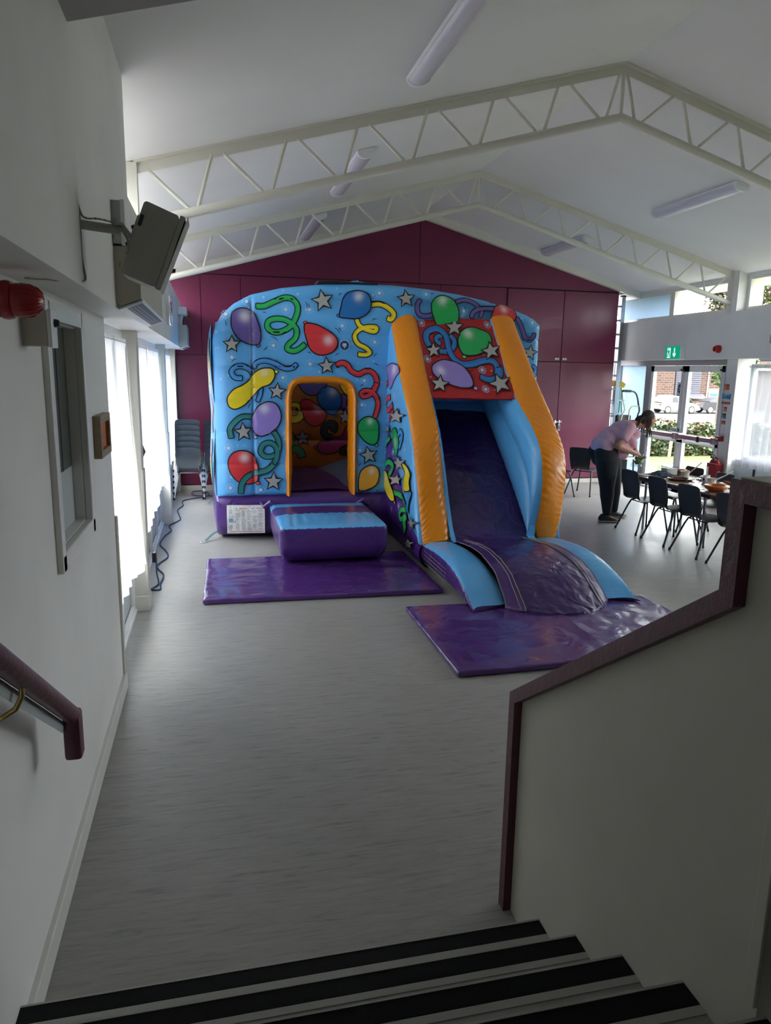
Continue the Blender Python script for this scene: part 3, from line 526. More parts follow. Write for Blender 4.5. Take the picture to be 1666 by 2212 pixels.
ART_FRONT=[('F','w',[0.943,3.057],0.16),('F','w',[1.254,3.068],0.16),('F','w',[0.78,2.596],0.16),('F','w',[1.26,2.367],0.16),('F','w',[0.242,2.436],0.16),('F','w',[1.687,2.874],0.16),('F','w',[2.133,2.675],0.16),('F','w',[1.995,2.164],0.16),('F','w',[0.897,2.187],0.16),('F','w',[0.177,1.261],0.16),('F','w',[0.586,0.691],0.16),('F','w',[0.447,3.14],0.16),('F','w',[2.187,3.31],0.16),('F','w',[0.181,2.972],0.16),('F','w',[1.967,1.836],0.16),('F','w',[0.187,0.731],0.16),('F','w',[1.941,1.216],0.16),('R','grn',[[0.564,3.087],[0.668,3.09],[0.802,3.153],[0.937,3.205],[1.042,3.184],[1.099,3.091],[1.071,2.958],[0.994,2.838],[0.873,2.773],[0.768,2.773],[0.706,2.829],[0.724,2.903],[0.815,2.935],[0.935,2.925],[1.033,2.869],[1.085,2.797],[1.062,2.692],[0.977,2.616],[0.959,2.556],[1.038,2.531],[1.114,2.559],[1.194,2.624]],0.068,0),('R','yel',[[2.078,3.16],[2.205,3.169],[2.318,3.12],[2.387,3.047],[2.353,2.978],[2.296,2.991]],0.07,0),('R','yel',[[1.878,2.97],[1.915,2.889],[2.019,2.831],[2.131,2.812],[2.146,2.865],[2.018,2.866],[1.908,2.821],[1.857,2.736],[1.902,2.646],[2.006,2.595],[2.063,2.536],[2.007,2.504],[1.903,2.509]],0.062,0),('R','sky',[[0.607,2.047],[0.598,1.964],[0.562,1.873]],0.055,0),('R','sky',[[0.369,2.171],[0.28,2.178],[0.234,2.244],[0.283,2.311],[0.387,2.321],[0.476,2.278],[0.505,2.233]],0.062,0),('R','sky',[[0.521,2.308],[0.559,2.368],[0.657,2.4],[0.778,2.373],[0.914,2.308],[1.021,2.314],[1.083,2.363]],0.062,0),('R','red',[[1.611,2.358],[1.69,2.393],[1.761,2.361],[1.818,2.285],[1.914,2.248],[2.01,2.288],[2.09,2.282],[2.148,2.213],[2.162,2.12],[2.11,2.025]],0.07,0),('R','red',[[2.157,2.135],[2.134,2.041],[2.062,1.97],[1.982,1.949],[1.952,1.992],[1.997,2.027],[2.094,2.017],[2.168,1.932],[2.186,1.822],[2.14,1.663]],0.062,0),('B','pur',[[0.269,3.004],[0.387,3.054],[0.519,3.013],[0.59,2.87],[0.618,2.739],[0.593,2.613],[0.482,2.603],[0.35,2.658],[0.257,2.787],[0.245,2.902]],[0.414,2.951],0.14,[0.582,2.591]),('B','red',[[1.185,2.874],[1.315,2.885],[1.469,2.823],[1.594,2.736],[1.626,2.632],[1.548,2.524],[1.392,2.486],[1.268,2.548],[1.207,2.696]],[1.501,2.681],0.12,[1.196,2.896]),('B','blu',[[1.762,3.3],[1.903,3.331],[2.029,3.289],[2.075,3.171],[2.032,3.05],[1.891,2.973],[1.749,2.973],[1.647,2.992],[1.67,3.127],[1.701,3.232]],[1.903,3.254],0.12,[1.636,3.004]),('B','yel',[[0.271,1.772],[0.19,1.81],[0.174,1.915],[0.247,2.02],[0.367,2.082],[0.451,2.143],[0.535,2.249],[0.641,2.303],[0.762,2.297],[0.794,2.208],[0.729,2.101],[0.607,2.047],[0.499,1.933],[0.392,1.826]],[0.655,2.251],0.09,[0.81,2.261]),('R','tea',[[0.495,1.671],[0.359,1.674],[0.255,1.598],[0.197,1.506],[0.213,1.396]],0.068,0),('R','tea',[[0.767,1.474],[0.827,1.365],[0.826,1.225],[0.747,1.15],[0.647,1.148],[0.591,1.211],[0.626,1.304],[0.718,1.327],[0.792,1.272],[0.809,1.162],[0.761,1.037],[0.667,0.962]],0.068,0),('B','lil',[[0.588,1.827],[0.71,1.871],[0.817,1.829],[0.869,1.691],[0.829,1.552],[0.72,1.459],[0.597,1.416],[0.506,1.475],[0.486,1.628],[0.526,1.751]],[0.648,1.782],0.12,[0.525,1.405]),('B','red',[[0.228,1.199],[0.35,1.232],[0.471,1.189],[0.538,1.071],[0.562,0.929],[0.525,0.803],[0.402,0.782],[0.28,0.823],[0.184,0.95],[0.165,1.091]],[0.378,1.135],0.12,[0.548,0.787]),('R','tea',[[0.761,1.037],[0.667,0.959],[0.543,0.929],[0.419,0.884],[0.341,0.791],[0.32,0.657]],0.075,0),('B','grn',[[1.985,1.663],[2.082,1.679],[2.173,1.623],[2.205,1.503],[2.186,1.343],[2.104,1.292],[1.988,1.36],[1.914,1.472],[1.913,1.583]],[2.075,1.615],0.08,[2.173,1.288]),('B','org',[[2.009,0.98],[2.108,1.012],[2.192,0.97],[2.215,0.871],[2.179,0.74],[2.079,0.676],[1.947,0.646],[1.921,0.762],[1.944,0.908]],[2.109,0.93],0.09,[1.955,0.649]),('S','sil',[[1.396,3.309],[1.446,3.234],[1.54,3.252],[1.479,3.18],[1.523,3.1],[1.434,3.131],[1.367,3.064],[1.373,3.155],[1.289,3.194],[1.381,3.219]]),('S','sil',[[0.248,2.697],[0.271,2.632],[0.341,2.63],[0.285,2.585],[0.302,2.518],[0.244,2.556],[0.185,2.515],[0.205,2.583],[0.151,2.626],[0.221,2.63]]),('S','sil',[[1.467,2.451],[1.5,2.386],[1.575,2.392],[1.522,2.34],[1.549,2.272],[1.482,2.305],[1.424,2.258],[1.437,2.33],[1.374,2.368],[1.448,2.38]]),('S','sil',[[0.827,2.107],[0.845,2.037],[0.918,2.027],[0.856,1.987],[0.867,1.915],[0.811,1.961],[0.746,1.926],[0.773,1.994],[0.722,2.044],[0.794,2.041]]),('S','sil',[[0.361,1.59],[0.395,1.517],[0.475,1.521],[0.416,1.465],[0.444,1.389],[0.374,1.427],[0.311,1.376],[0.326,1.456],[0.26,1.5],[0.339,1.511]]),('S','sil',[[0.761,0.926],[0.785,0.846],[0.867,0.836],[0.799,0.788],[0.817,0.706],[0.751,0.757],[0.679,0.716],[0.706,0.795],[0.645,0.851],[0.727,0.849]]),('S','sil',[[2.035,1.264],[2.08,1.194],[2.163,1.207],[2.11,1.144],[2.149,1.07],[2.071,1.102],[2.012,1.045],[2.017,1.127],[1.942,1.165],[2.023,1.184]]),('T','k',[[1.194,3.168],[1.216,3.074]],0.012),('T','k',[[1.224,3.147],[1.247,3.082]],0.012),('T','k',[[0.637,3.01],[0.689,2.997]],0.012),('T','k',[[1.57,2.848],[1.656,2.768]],0.012),('T','k',[[1.625,2.85],[1.672,2.799]],0.012),('T','k',[[0.737,2.713],[0.841,2.649]],0.012),('T','k',[[0.698,2.586],[0.644,2.533]],0.012),('T','k',[[2.073,2.946],[2.152,2.979]],0.012),('T','k',[[2.113,2.391],[2.186,2.361]],0.012),('T','k',[[1.932,2.078],[1.98,2.117]],0.012),('T','k',[[1.911,0.998],[1.968,1.038]],0.012),('T','k',[[2.18,0.633],[2.213,0.674]],0.012),('T','k',[[0.165,2.893],[0.178,2.821]],0.012),('T','k',[[0.233,2.369],[0.307,2.415]],0.012),('T','k',[[0.436,1.781],[0.483,1.857]],0.012),('T','k',[[0.823,1.012],[0.847,1.067]],0.012),('T','k',[[1.587,2.479],[1.65,2.519]],0.012),('T','k',[[1.214,2.524],[1.268,2.503]],0.012),('T','k',[[2.112,2.475],[2.159,2.53]],0.012),('T','k',[[1.631,3.251],[1.669,3.289]],0.012),('L','k',[1.712,2.619],0.075),('R','pur',[[2.74,3.244],[2.705,3.173],[2.707,3.092],[2.746,3.041],[2.828,3.029],[2.928,3.053]],0.062,0),('R','pur',[[3.251,3.234],[3.364,3.264],[3.481,3.243],[3.574,3.181],[3.623,3.112],[3.6,3.04]],0.055,0),('R','pur',[[3.471,3.03],[3.506,3.108],[3.601,3.155],[3.705,3.165],[3.822,3.167]],0.062,0),('R','pur',[[4.139,3.052],[4.197,2.963],[4.243,2.868],[4.281,2.79],[4.35,2.759],[4.402,2.793],[4.412,2.849]],0.062,0),('R','sky',[[4.412,2.406],[4.47,2.357],[4.449,2.257]],0.05,0),('B','grn',[[2.934,3.263],[3.033,3.311],[3.147,3.294],[3.238,3.228],[3.287,3.124],[3.287,3.03],[3.25,2.911],[3.008,2.903],[2.922,3.041],[2.897,3.157]],[3.054,3.25],0.13,None),('B','red',[[3.785,3.118],[3.834,3.197],[3.937,3.236],[4.057,3.211],[4.125,3.129],[4.107,3.021],[3.951,2.956],[3.765,2.998]],[3.954,3.165],0.1,None),('S','sil',[[2.528,3.352],[2.565,3.287],[2.645,3.294],[2.589,3.24],[2.62,3.172],[2.548,3.204],[2.487,3.154],[2.499,3.228],[2.431,3.266],[2.51,3.28]]),('S','sil',[[4.376,2.681],[4.392,2.613],[4.468,2.598],[4.401,2.565],[4.411,2.495],[4.354,2.543],[4.285,2.516],[4.316,2.578],[4.264,2.63],[4.339,2.621]]),('F','w',[3.358,3.115],0.16),('F','w',[4.376,2.993],0.16),('F','w',[2.819,3.316],0.16),('T','k',[[2.882,3.319],[2.931,3.33]],0.012),('T','k',[[3.355,3.185],[3.367,3.139]],0.012),('T','k',[[3.38,3.186],[3.389,3.139]],0.012),('T','k',[[3.741,3.229],[3.805,3.243]],0.012)]
ART_BANNER=[('F','w',[2.771,0.072],0.13),('F','w',[3.686,0.073],0.13),('F','w',[2.762,0.528],0.13),('F','w',[3.453,0.647],0.13),('F','w',[3.417,0.885],0.12),('R','blu',[[3.019,0.232],[2.946,0.251],[2.929,0.302],[2.98,0.335]],0.06,0),('R','blu',[[3.129,0.217],[3.174,0.285],[3.146,0.365],[3.044,0.425],[2.939,0.428]],0.065,0),('R','blu',[[2.817,0.373],[2.788,0.289],[2.822,0.197],[2.921,0.148],[3.011,0.163],[3.069,0.23],[3.074,0.333],[3.085,0.433],[3.125,0.516],[3.212,0.583],[3.349,0.577],[3.457,0.548],[3.561,0.535],[3.639,0.566],[3.654,0.643],[3.617,0.72]],0.08,0),('B','grn',[[3.3,0.166],[3.43,0.11],[3.564,0.135],[3.664,0.191],[3.681,0.283],[3.618,0.388],[3.485,0.453],[3.352,0.478],[3.258,0.457],[3.219,0.374],[3.224,0.272]],[3.38,0.199],0.12,[3.259,0.491]),('R','blu',[[3.675,0.626],[3.674,0.683],[3.604,0.749],[3.483,0.772],[3.398,0.73]],0.075,0),('B','lil',[[2.823,0.597],[2.949,0.541],[3.092,0.549],[3.206,0.605],[3.272,0.718],[3.277,0.831],[3.212,0.876],[3.07,0.875],[2.926,0.821],[2.817,0.753],[2.782,0.669]],[2.9,0.674],0.1,[3.287,0.882]),('S','sil',[[3.24,0.01],[3.25,0.084],[3.335,0.084],[3.255,0.136],[3.258,0.21],[3.198,0.169],[3.116,0.214],[3.158,0.138],[3.104,0.091],[3.19,0.085]]),('S','sil',[[2.871,0.34],[2.887,0.395],[2.956,0.39],[2.897,0.434],[2.907,0.491],[2.855,0.463],[2.793,0.503],[2.819,0.443],[2.77,0.411],[2.839,0.401]]),('S','sil',[[3.641,0.315],[3.667,0.379],[3.755,0.365],[3.682,0.425],[3.7,0.492],[3.63,0.465],[3.554,0.52],[3.582,0.444],[3.516,0.412],[3.605,0.391]]),('S','sil',[[2.878,0.743],[2.881,0.811],[2.958,0.82],[2.881,0.859],[2.877,0.927],[2.827,0.884],[2.748,0.917],[2.793,0.852],[2.748,0.804],[2.827,0.807]]),('S','sil',[[3.607,0.714],[3.646,0.781],[3.748,0.758],[3.67,0.829],[3.701,0.9],[3.615,0.877],[3.533,0.942],[3.556,0.859],[3.474,0.829],[3.575,0.8]]),('T','k',[[3.231,0.662],[3.346,0.657]],0.012)]
ART_BACK=[('R','yel',[[1.197,1.659],[1.258,1.689],[1.339,1.691],[1.409,1.645],[1.427,1.569],[1.388,1.499],[1.307,1.468],[1.216,1.488]],0.12,0),('R','pur',[[2.168,1.877],[2.132,1.806],[2.138,1.714],[2.191,1.654],[2.264,1.634]],0.12,0),('R','dk',[[1.953,1.269],[1.986,1.326],[1.973,1.387],[1.911,1.403],[1.834,1.357],[1.803,1.275],[1.844,1.193],[1.943,1.161]],0.12,0),('R','gr2',[[1.212,0.981],[1.324,0.975],[1.405,0.928],[1.431,0.835]],0.13,0),('R','gr2',[[1.214,1.235],[1.254,1.174],[1.243,1.062],[1.192,1.012]],0.12,0),('R','dk',[[2.133,0.87],[2.154,0.943],[2.227,0.994]],0.12,0),('B','pur',[[1.387,2.128],[1.391,2.029],[1.481,1.911],[1.613,1.87],[1.746,1.913],[1.838,2.014],[1.863,2.115],[1.837,2.234],[1.614,2.3],[1.422,2.237]],None,0.12,None),('B','yel',[[2.069,2.118],[2.09,2.007],[2.189,1.887],[2.335,1.868],[2.385,2.071],[2.28,2.221],[2.125,2.209]],None,0.12,None),('B','blu',[[1.807,2.014],[1.92,2.02],[2.023,1.966],[2.091,1.866],[2.107,1.745],[2.066,1.633],[2.004,1.561],[1.9,1.561],[1.807,1.642],[1.715,1.742],[1.695,1.883]],[1.951,1.935],0.15,[2.004,1.525]),('B','red',[[1.501,1.811],[1.593,1.791],[1.674,1.722],[1.777,1.662],[1.849,1.561],[1.818,1.459],[1.715,1.372],[1.592,1.372],[1.49,1.458],[1.449,1.579],[1.409,1.7],[1.43,1.78]],[1.715,1.661],0.15,[1.461,1.825]),('B','mag',[[1.689,1.019],[1.756,1.101],[1.881,1.105],[1.974,1.172],[2.131,1.202],[2.182,1.357],[2.34,1.408],[2.394,1.201],[2.216,1.057],[2.111,1.005],[2.007,0.913],[1.839,0.883],[1.735,0.925]],None,0.1,[1.653,1.008]),('S','sil',[[1.435,1.295],[1.476,1.211],[1.57,1.216],[1.502,1.151],[1.536,1.064],[1.453,1.108],[1.38,1.049],[1.396,1.141],[1.318,1.192],[1.411,1.205]]),('S','sil',[[2.17,1.633],[2.202,1.552],[2.29,1.549],[2.221,1.495],[2.245,1.411],[2.171,1.459],[2.098,1.411],[2.121,1.494],[2.052,1.548],[2.14,1.552]])]
ART_SIDE=[('F','w',[9.45,1.226],0.13),('F','w',[8.711,1.331],0.13),('F','w',[8.959,0.568],0.13),('F','w',[9.387,0.439],0.13),('F','w',[8.486,0.5],0.13),('F','w',[9.314,1.983],0.13),('F','w',[8.535,0.083],0.13),('B','lil',[[9.717,2.357],[9.518,2.397],[9.322,2.368],[9.253,2.289],[9.355,2.187],[9.516,2.057],[9.653,2.194],[9.749,2.299]],[9.413,2.311],0.15,None),('R','red',[[9.65,2.153],[9.724,2.11],[9.788,2.049]],0.07,0),('R','red',[[9.483,1.954],[9.684,1.922],[9.782,1.834],[9.698,1.767],[9.496,1.801],[9.353,1.867]],0.07,0),('R','red',[[9.297,1.778],[9.488,1.708],[9.608,1.617]],0.07,0),('B','grn',[[9.397,1.504],[9.161,1.571],[9.036,1.477],[8.981,1.369],[9.153,1.19],[9.334,1.333],[9.432,1.442]],[9.169,1.385],0.12,None),('R','sky',[[9.013,1.479],[8.928,1.543],[8.826,1.496],[8.871,1.403],[8.954,1.316]],0.07,0),('R','grn',[[9.616,1.389],[9.717,1.331],[9.765,1.265]],0.07,0),('R','grn',[[9.719,1.012],[9.54,1.078],[9.36,1.047],[9.379,0.973],[9.499,0.883]],0.08,0),('R','grn',[[9.258,0.704],[8.995,0.719],[8.787,0.692],[8.627,0.63],[8.639,0.526],[8.764,0.432],[8.858,0.471],[8.797,0.552],[8.687,0.573]],0.07,0),('R','grn',[[8.639,0.526],[8.652,0.421],[8.581,0.357],[8.597,0.296]],0.08,0),('R','sky',[[8.333,0.859],[8.423,0.723],[8.515,0.584]],0.08,0),('B','yel',[[9.739,0.923],[9.58,0.926],[9.391,0.803],[9.185,0.705],[9.128,0.608],[9.373,0.576],[9.665,0.649],[9.819,0.762]],[9.626,0.84],0.1,[9.103,0.594]),('B','yel',[[8.74,1.167],[8.545,1.153],[8.405,1.075],[8.404,0.967],[8.374,0.868],[8.644,0.829],[8.665,0.96],[8.578,1.05],[8.669,1.104]],[8.519,1.091],0.07,[8.665,0.814]),('S','sil',[[9.074,1.812],[9.003,1.755],[8.757,1.762],[8.962,1.715],[8.914,1.657],[9.115,1.682],[9.35,1.636],[9.256,1.703],[9.457,1.736],[9.185,1.749]]),('S','sil',[[8.959,1.218],[8.842,1.175],[8.6,1.209],[8.769,1.144],[8.676,1.098],[8.897,1.098],[9.094,1.03],[9.054,1.1],[9.282,1.106],[9.019,1.149]]),('S','sil',[[9.076,0.985],[9.009,0.935],[8.773,0.962],[8.969,0.9],[8.924,0.847],[9.116,0.855],[9.339,0.792],[9.251,0.864],[9.441,0.88],[9.182,0.914]]),('S','sil',[[8.239,0.553],[8.191,0.517],[8.025,0.545],[8.163,0.49],[8.13,0.451],[8.265,0.452],[8.419,0.396],[8.359,0.454],[8.49,0.46],[8.312,0.495]]),('S','sil',[[8.361,0.274],[8.295,0.244],[8.123,0.282],[8.254,0.221],[8.204,0.187],[8.352,0.178],[8.5,0.114],[8.456,0.173],[8.603,0.168],[8.419,0.214]]),('S','sil',[[9.646,1.573],[9.586,1.542],[9.427,1.553],[9.549,1.519],[9.504,1.487],[9.64,1.496],[9.777,1.464],[9.735,1.504],[9.869,1.518],[9.701,1.533]])]
ART_COL={'grn':(0.015,0.42,0.1),'red':(0.68,0.04,0.05),'pur':(0.13,0.09,0.33),'lil':(0.3,0.22,0.62),'blu':(0.02,0.17,0.5),'yel':(0.85,0.66,0.02),'org':(0.85,0.4,0.04),'tea':(0.02,0.2,0.2),'sky':(0.06,0.3,0.72),'sil':(0.5,0.5,0.5),'mag':(0.35,0.03,0.12),'dk':(0.03,0.05,0.05),'gr2':(0.05,0.25,0.08)}
# ------------------------------------------------------------------ bouncy castle
def decals(m, S, items, o0=.003, step=.00035, dens=1.):
    """vector artwork laid on a surface S(u,v,offset)"""
    K = (.008, .008, .01, 0); o = o0
    def strip2(pts, w, col, off, closed=False):
        k = len(pts); vs = []; cs = []
        for i, p in enumerate(pts):
            a = pts[(i-1) % k] if (closed or i) else pts[i]; b = pts[(i+1) % k] if (closed or i < k-1) else pts[i]
            d = (b-a); d = d.normalized() if d.length > 1e-9 else Vector((1, 0)); n = Vector((-d.y, d.x))
            W = w[i] if isinstance(w, list) else w; f = off[i] if isinstance(off, list) else off
            for q in (-1, -.33, .33, 1): c = p+n*W*q/2; vs.append(S(c.x, c.y, f)); cs.append(col if not isinstance(col, list) else col[i])
        fs = [(i*4+j, i*4+j+1, ((i+1) % k)*4+j+1, ((i+1) % k)*4+j) for i in range(k if closed else k-1) for j in range(3)]
        m.add(vs, fs, 0, cs)
    def fan(pts, col, off, hl=None, hr=.1, rings=6):
        c = sum(pts, Vector((0, 0)))/len(pts); k = len(pts); vs = [S(c.x, c.y, off)]; base = (*col, 0)
        def cc(p):
            if hl is None: return base
            w = .7*math.exp(-((p-hl).length/(hr*.62))**2*1.6); g = min(1, w); return tuple(col[q]*(1-g)+.85*g for q in range(3))+(0,)
        cs = [cc(c)]
        for r_ in range(1, rings+1):
            for p in pts: q = c+(p-c)*r_/rings; vs.append(S(q.x, q.y, off)); cs.append(cc(q))
        fs = [(0, 1+i, 1+(i+1) % k) for i in range(k)]
        for r_ in range(rings-1): fs += [(1+r_*k+i, 1+(r_+1)*k+i, 1+(r_+1)*k+(i+1) % k, 1+r_*k+(i+1) % k) for i in range(k)]
        m.add(vs, fs, 0, cs)
    for it in items:
        o += step; k = it[0]; o += .0012 if k == 'S' else 0
        if k == 'B':
            pts = [Vector((p.x, p.y)) for p in spline([(a, b, 0) for a, b in it[2]], 6, True)]; hl = Vector(it[3]) if it[3] else None
            if it[5]:
                kn = Vector(it[5]); cg = sum(pts, Vector((0, 0)))/len(pts); dd = (kn-cg).normalized(); c2 = tuple(min(1, q*1.3+.03) for q in ART_COL[it[1]])
                fan([kn+Vector((math.cos(a*PI/6)*.032+dd.x*.0, math.sin(a*PI/6)*.026)) for a in range(12)], K[:3], o, rings=2)
                fan([kn+Vector((math.cos(a*PI/6)*.022, math.sin(a*PI/6)*.017)) for a in range(12)], c2, o+.0010, rings=2); o += step
            fan(pts, ART_COL[it[1]], o, hl, it[4], 7); strip2(pts, .016, K, o+.0010, True)
        elif k == 'R':
            pts = [Vector((p.x, p.y)) for p in spline([(a, b, 0) for a, b in it[2]], 8)]; w = it[3]; n = len(pts); col = ART_COL[it[1]]
            off = [o+.0018*i/n for i in range(n)]; lite = tuple(min(1, q*1.18+.012) for q in col)
            strip2(pts, w+.016, K, [q-.0010 for q in off]); strip2(pts, w-.010, (*col, 0), off)
            ctr = []
            for i, p in enumerate(pts):
                a = pts[max(i-1, 0)]; b = pts[min(i+1, n-1)]; d = (b-a).normalized(); ctr.append(p+Vector((-d.y, d.x))*w*.12)
            strip2(ctr, w*.28, (*lite, 0), [q+.0008 for q in off])
            for e, f in ((0, 1), (-1, -2)):
                d = (pts[e]-pts[f]).normalized(); nn = Vector((-d.y, d.x)); p = pts[e]+d*.004
                strip2([p-nn*w/2, p, p+nn*w/2], .013, K, off[e]+.0012)
            o += .0015
        elif k == 'S':
            P = [Vector(p) for p in it[2]]; pts = []
            for a, b in zip(P, P[1:]+P[:1]): pts += [a.lerp(b, q/3) for q in range(3)]
            c = sum(P, Vector((0, 0)))/len(P); fan([c+(p-c)*1.05+(p-c).normalized()*.020 for p in pts], K[:3], o, rings=4); fan([c+(p-c)*.99 for p in pts], (.42, .42, .41), o+.0012, None, .1, 3)
        elif k == 'F':
            c = Vector(it[2]); R = it[3]; W = (.42, .66, .9, 0)
            for a in range(5):
                d = Vector((math.cos(a*PI/5+.3), math.sin(a*PI/5+.3)))*R/2; strip2([c-d*.9, c, c+d*.9], [.001, .007, .001], W, o)
            for rr in (.33,):
                strip2([c+Vector((math.cos(a*PI/10), math.sin(a*PI/10)))*R*rr for a in range(20)], .004, W, o, True)
            fan([c+Vector((math.cos(a*PI/5), math.sin(a*PI/5)))*R*.12 for a in range(10)], (.6, .8, .95), o, None, .1, 2)
        elif k == 'T':
            a, b = Vector(it[2][0]), Vector(it[2][-1]); md = (a+b)/2+Vector((-(b-a).y, (b-a).x))*.12; strip2([a, a.lerp(md, .5), md, md.lerp(b, .5), b], [.002, .008, .010, .008, .002], K, o)
        elif k == 'L':
            c = Vector(it[2]); R = it[3]
            ci = lambda q: [c+Vector((math.cos(a*PI/12), math.sin(a*PI/12)))*R*q for a in range(24)]
            fan(ci(1), (.25, .5, .75), o, rings=2); fan(ci(.82), (.012, .04, .16), o+.001, rings=2)
            for dy, wd in ((.22, .5), (-.02, .7), (-.2, .35), (-.4, .15)): strip2([c+Vector((-wd*R/1.6, dy*R)), c+Vector((wd*R/1.6, dy*R))], .010 if dy < .2 else .02, (.6, .7, .8, 0), o+.002)
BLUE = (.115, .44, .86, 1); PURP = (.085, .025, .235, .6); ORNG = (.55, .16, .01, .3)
ca = thing('bouncy_castle', 'blue orange and purple party-print bouncy castle with attached slide', 'bouncy castle', (2.25, 11, 0))
YF = 9.75
TOP = [(0, 2.62), (.04, 2.82), (.12, 2.96), (.28, 3.11), (.5, 3.235), (.9, 3.335), (1.4, 3.40), (1.9, 3.43), (2.4, 3.432), (2.9, 3.40), (3.36, 3.345), (3.75, 3.275), (4.1, 3.19), (4.35, 3.11), (4.48, 3.04), (4.55, 2.98)]
XR = 4.55
def ztop(x): return interp(TOP, x)
def rnd(d, R): return 0 if d >= R else R-math.sqrt(max(0, R*R-(R-d)**2))
def fy(x, z):
    dt = (ztop(x)-z)*.93
    y = YF+max(rnd(x, .17), rnd(XR-x, .1), rnd(dt, .13), rnd(z-.60, .07))
    s = (z-.61)/.43; y += .012*math.exp(-(abs(s-round(s))*.43/.022)**2)-.016*abs(math.sin(PI*s))
    y += .026*math.exp(-((x-.5)/.018)**2)-(.03*math.sin(PI*x/.5) if x < .5 else 0)
    y += .004*noise.noise((x*3, z*9, 2))+.003*noise.noise((x*22, z*5, 7))*math.exp(-min(dt, x, z-.6)/.08)
    return y
def SF(x, z, o): return Vector((x, fy(min(max(x, 0), XR), min(z, ztop(x)))-o, z))
DXA, DXB, DZT = .93, 1.90, 2.20
def indoor(x, z):
    if x < DXA+.04 or x > DXB-.04 or z > DZT-.04: return False
    r = .22
    for cx in (DXA+r, DXB-r):
        if z > DZT-r and ((x < cx and cx == DXA+r) or (x > cx and cx == DXB-r)): return (x-cx)**2+(z-DZT+r)**2 < (r-.04)**2
    return True
fr = M(); NU, NV = 190, 110; vs = []; cs = []; fs = []
xs = [XR*(i/NU) for i in range(NU+1)]; xs = sorted(set([x for x in xs]+[.01, .03, XR-.01, XR-.03])); NU = len(xs)-1
for x in xs:
    for j in range(NV+1):
        v = j/NV; v = v+.0; z = .60+(ztop(x)-.60)*(1-(1-v)**1.15); vs.append((x, fy(x, z), z)); cs.append(BLUE)
for i in range(NU):
    for j in range(NV):
        q = (i*(NV+1)+j, (i+1)*(NV+1)+j, (i+1)*(NV+1)+j+1, i*(NV+1)+j+1); cx = sum(vs[w][0] for w in q)/4; cz_ = sum(vs[w][2] for w in q)/4
        if not indoor(cx, cz_): fs.append(q)
fr.add(vs, fs, 0, cs)
# top edge rolls over to the back face
fr.grid(lambda u, v: Vector((XR*u, YF+.13+(.17 if v > 0 else 0)*v, ztop(XR*u)-.05*v)), 60, 3, 0, BLUE)
fr.grid(lambda u, v: Vector((XR*u, YF+.30, ztop(XR*u)-.05-(ztop(XR*u)-2.2)*v)), 60, 3, 0, BLUE)
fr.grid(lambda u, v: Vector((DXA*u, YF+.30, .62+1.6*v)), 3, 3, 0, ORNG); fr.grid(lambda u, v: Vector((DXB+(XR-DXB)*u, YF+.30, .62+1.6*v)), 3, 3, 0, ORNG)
fr.grid(lambda u, v: Vector((XR+.0*u, YF+.1+.2*u, .6+2.38*v)), 2, 8, 0, BLUE)
decals(fr, SF, ART_FRONT)
part('front_wall', fr, 'printed_vinyl', ca, col=True, ang=60)
# side walls and back wall
def side_wall(x, sg, name):
    m = M(); y0, y1 = YF+.1, 12.95
    def f(u, v):
        y = y0+(y1-y0)*u; zt = 2.6+.0*u; z = .6+(zt+.35*math.sin(PI*u)**.5-.6)*v; b = .055*abs(math.sin(PI*u*3))**.6*abs(math.sin(PI*min(1, v*1.0)))**.4+.02*math.sin(v*9+u*2)
        return Vector((x+sg*(b+.005), y, z))
    m.grid(f, 60, 40, 0, BLUE, flip=sg > 0)
    m.grid(lambda u, v: Vector((x-sg*.36, y0+(y1-y0)*u, .6+(2.6+.35*math.sin(PI*u)**.5-.6)*v)), 40, 8, 0, ORNG); m.grid(lambda u, v: Vector((x-sg*(.05+.31*v), y0+(y1-y0)*u, 2.6+.35*math.sin(PI*u)**.5+.05*math.sin(PI*v))), 40, 6, 0, BLUE)
    def S(yy, zz, o): p = f((yy-y0)/(y1-y0), (zz-.6)/2.2); return Vector((p.x+sg*o, yy, zz))
    def ell_(cy_, cz__, ry, rz): return [[cy_+ry*math.cos(a*PI/6), cz__+rz*math.sin(a*PI/6)] for a in range(12)]
    decals(m, S, [('B', 'org', ell_(10.02, 2.38, .14, .30), None, .1, None), ('B', 'grn', ell_(9.99, 2.48, .09, .10), None, .1, None), ('B', 'yel', ell_(10.05, 2.15, .10, .22), None, .1, None), ('R', 'red', [[9.98, 1.9], [9.93, 1.75], [10.0, 1.6], [9.93, 1.45]], .06, 0), ('R', 'red', [[9.96, 1.35], [9.92, 1.22], [9.97, 1.12]], .06, 0), ('B', 'org', ell_(10.02, .92, .13, .22), None, .1, None), ('B', 'grn', ell_(9.98, .90, .08, .17), None, .1, None)])
    part(name, m, 'printed_vinyl', ca, col=True, ang=60)
side_wall(0, -1, 'side_wall'); side_wall(XR, 1, 'side_wall')
bk = M()
def fb(x, z):
    s = (z-.62)/.5; return 12.2+.03*math.exp(-(abs(s-round(s))*.5/.03)**2)-.03*abs(math.sin(PI*s))
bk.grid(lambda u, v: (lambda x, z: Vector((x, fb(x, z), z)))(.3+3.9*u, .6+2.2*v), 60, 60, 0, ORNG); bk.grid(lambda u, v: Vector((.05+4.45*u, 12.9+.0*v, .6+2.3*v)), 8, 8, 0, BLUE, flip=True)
bk.grid(lambda u, v: Vector((.3+3.9*u, 12.2+.7*v, 2.8+.12*math.sin(PI*v))), 12, 8, 0, BLUE)
decals(bk, lambda x, z, o: Vector((x, fb(x, z)-o, z)), ART_BACK)
part('back_wall', bk, 'printed_vinyl', ca, col=True, ang=60)
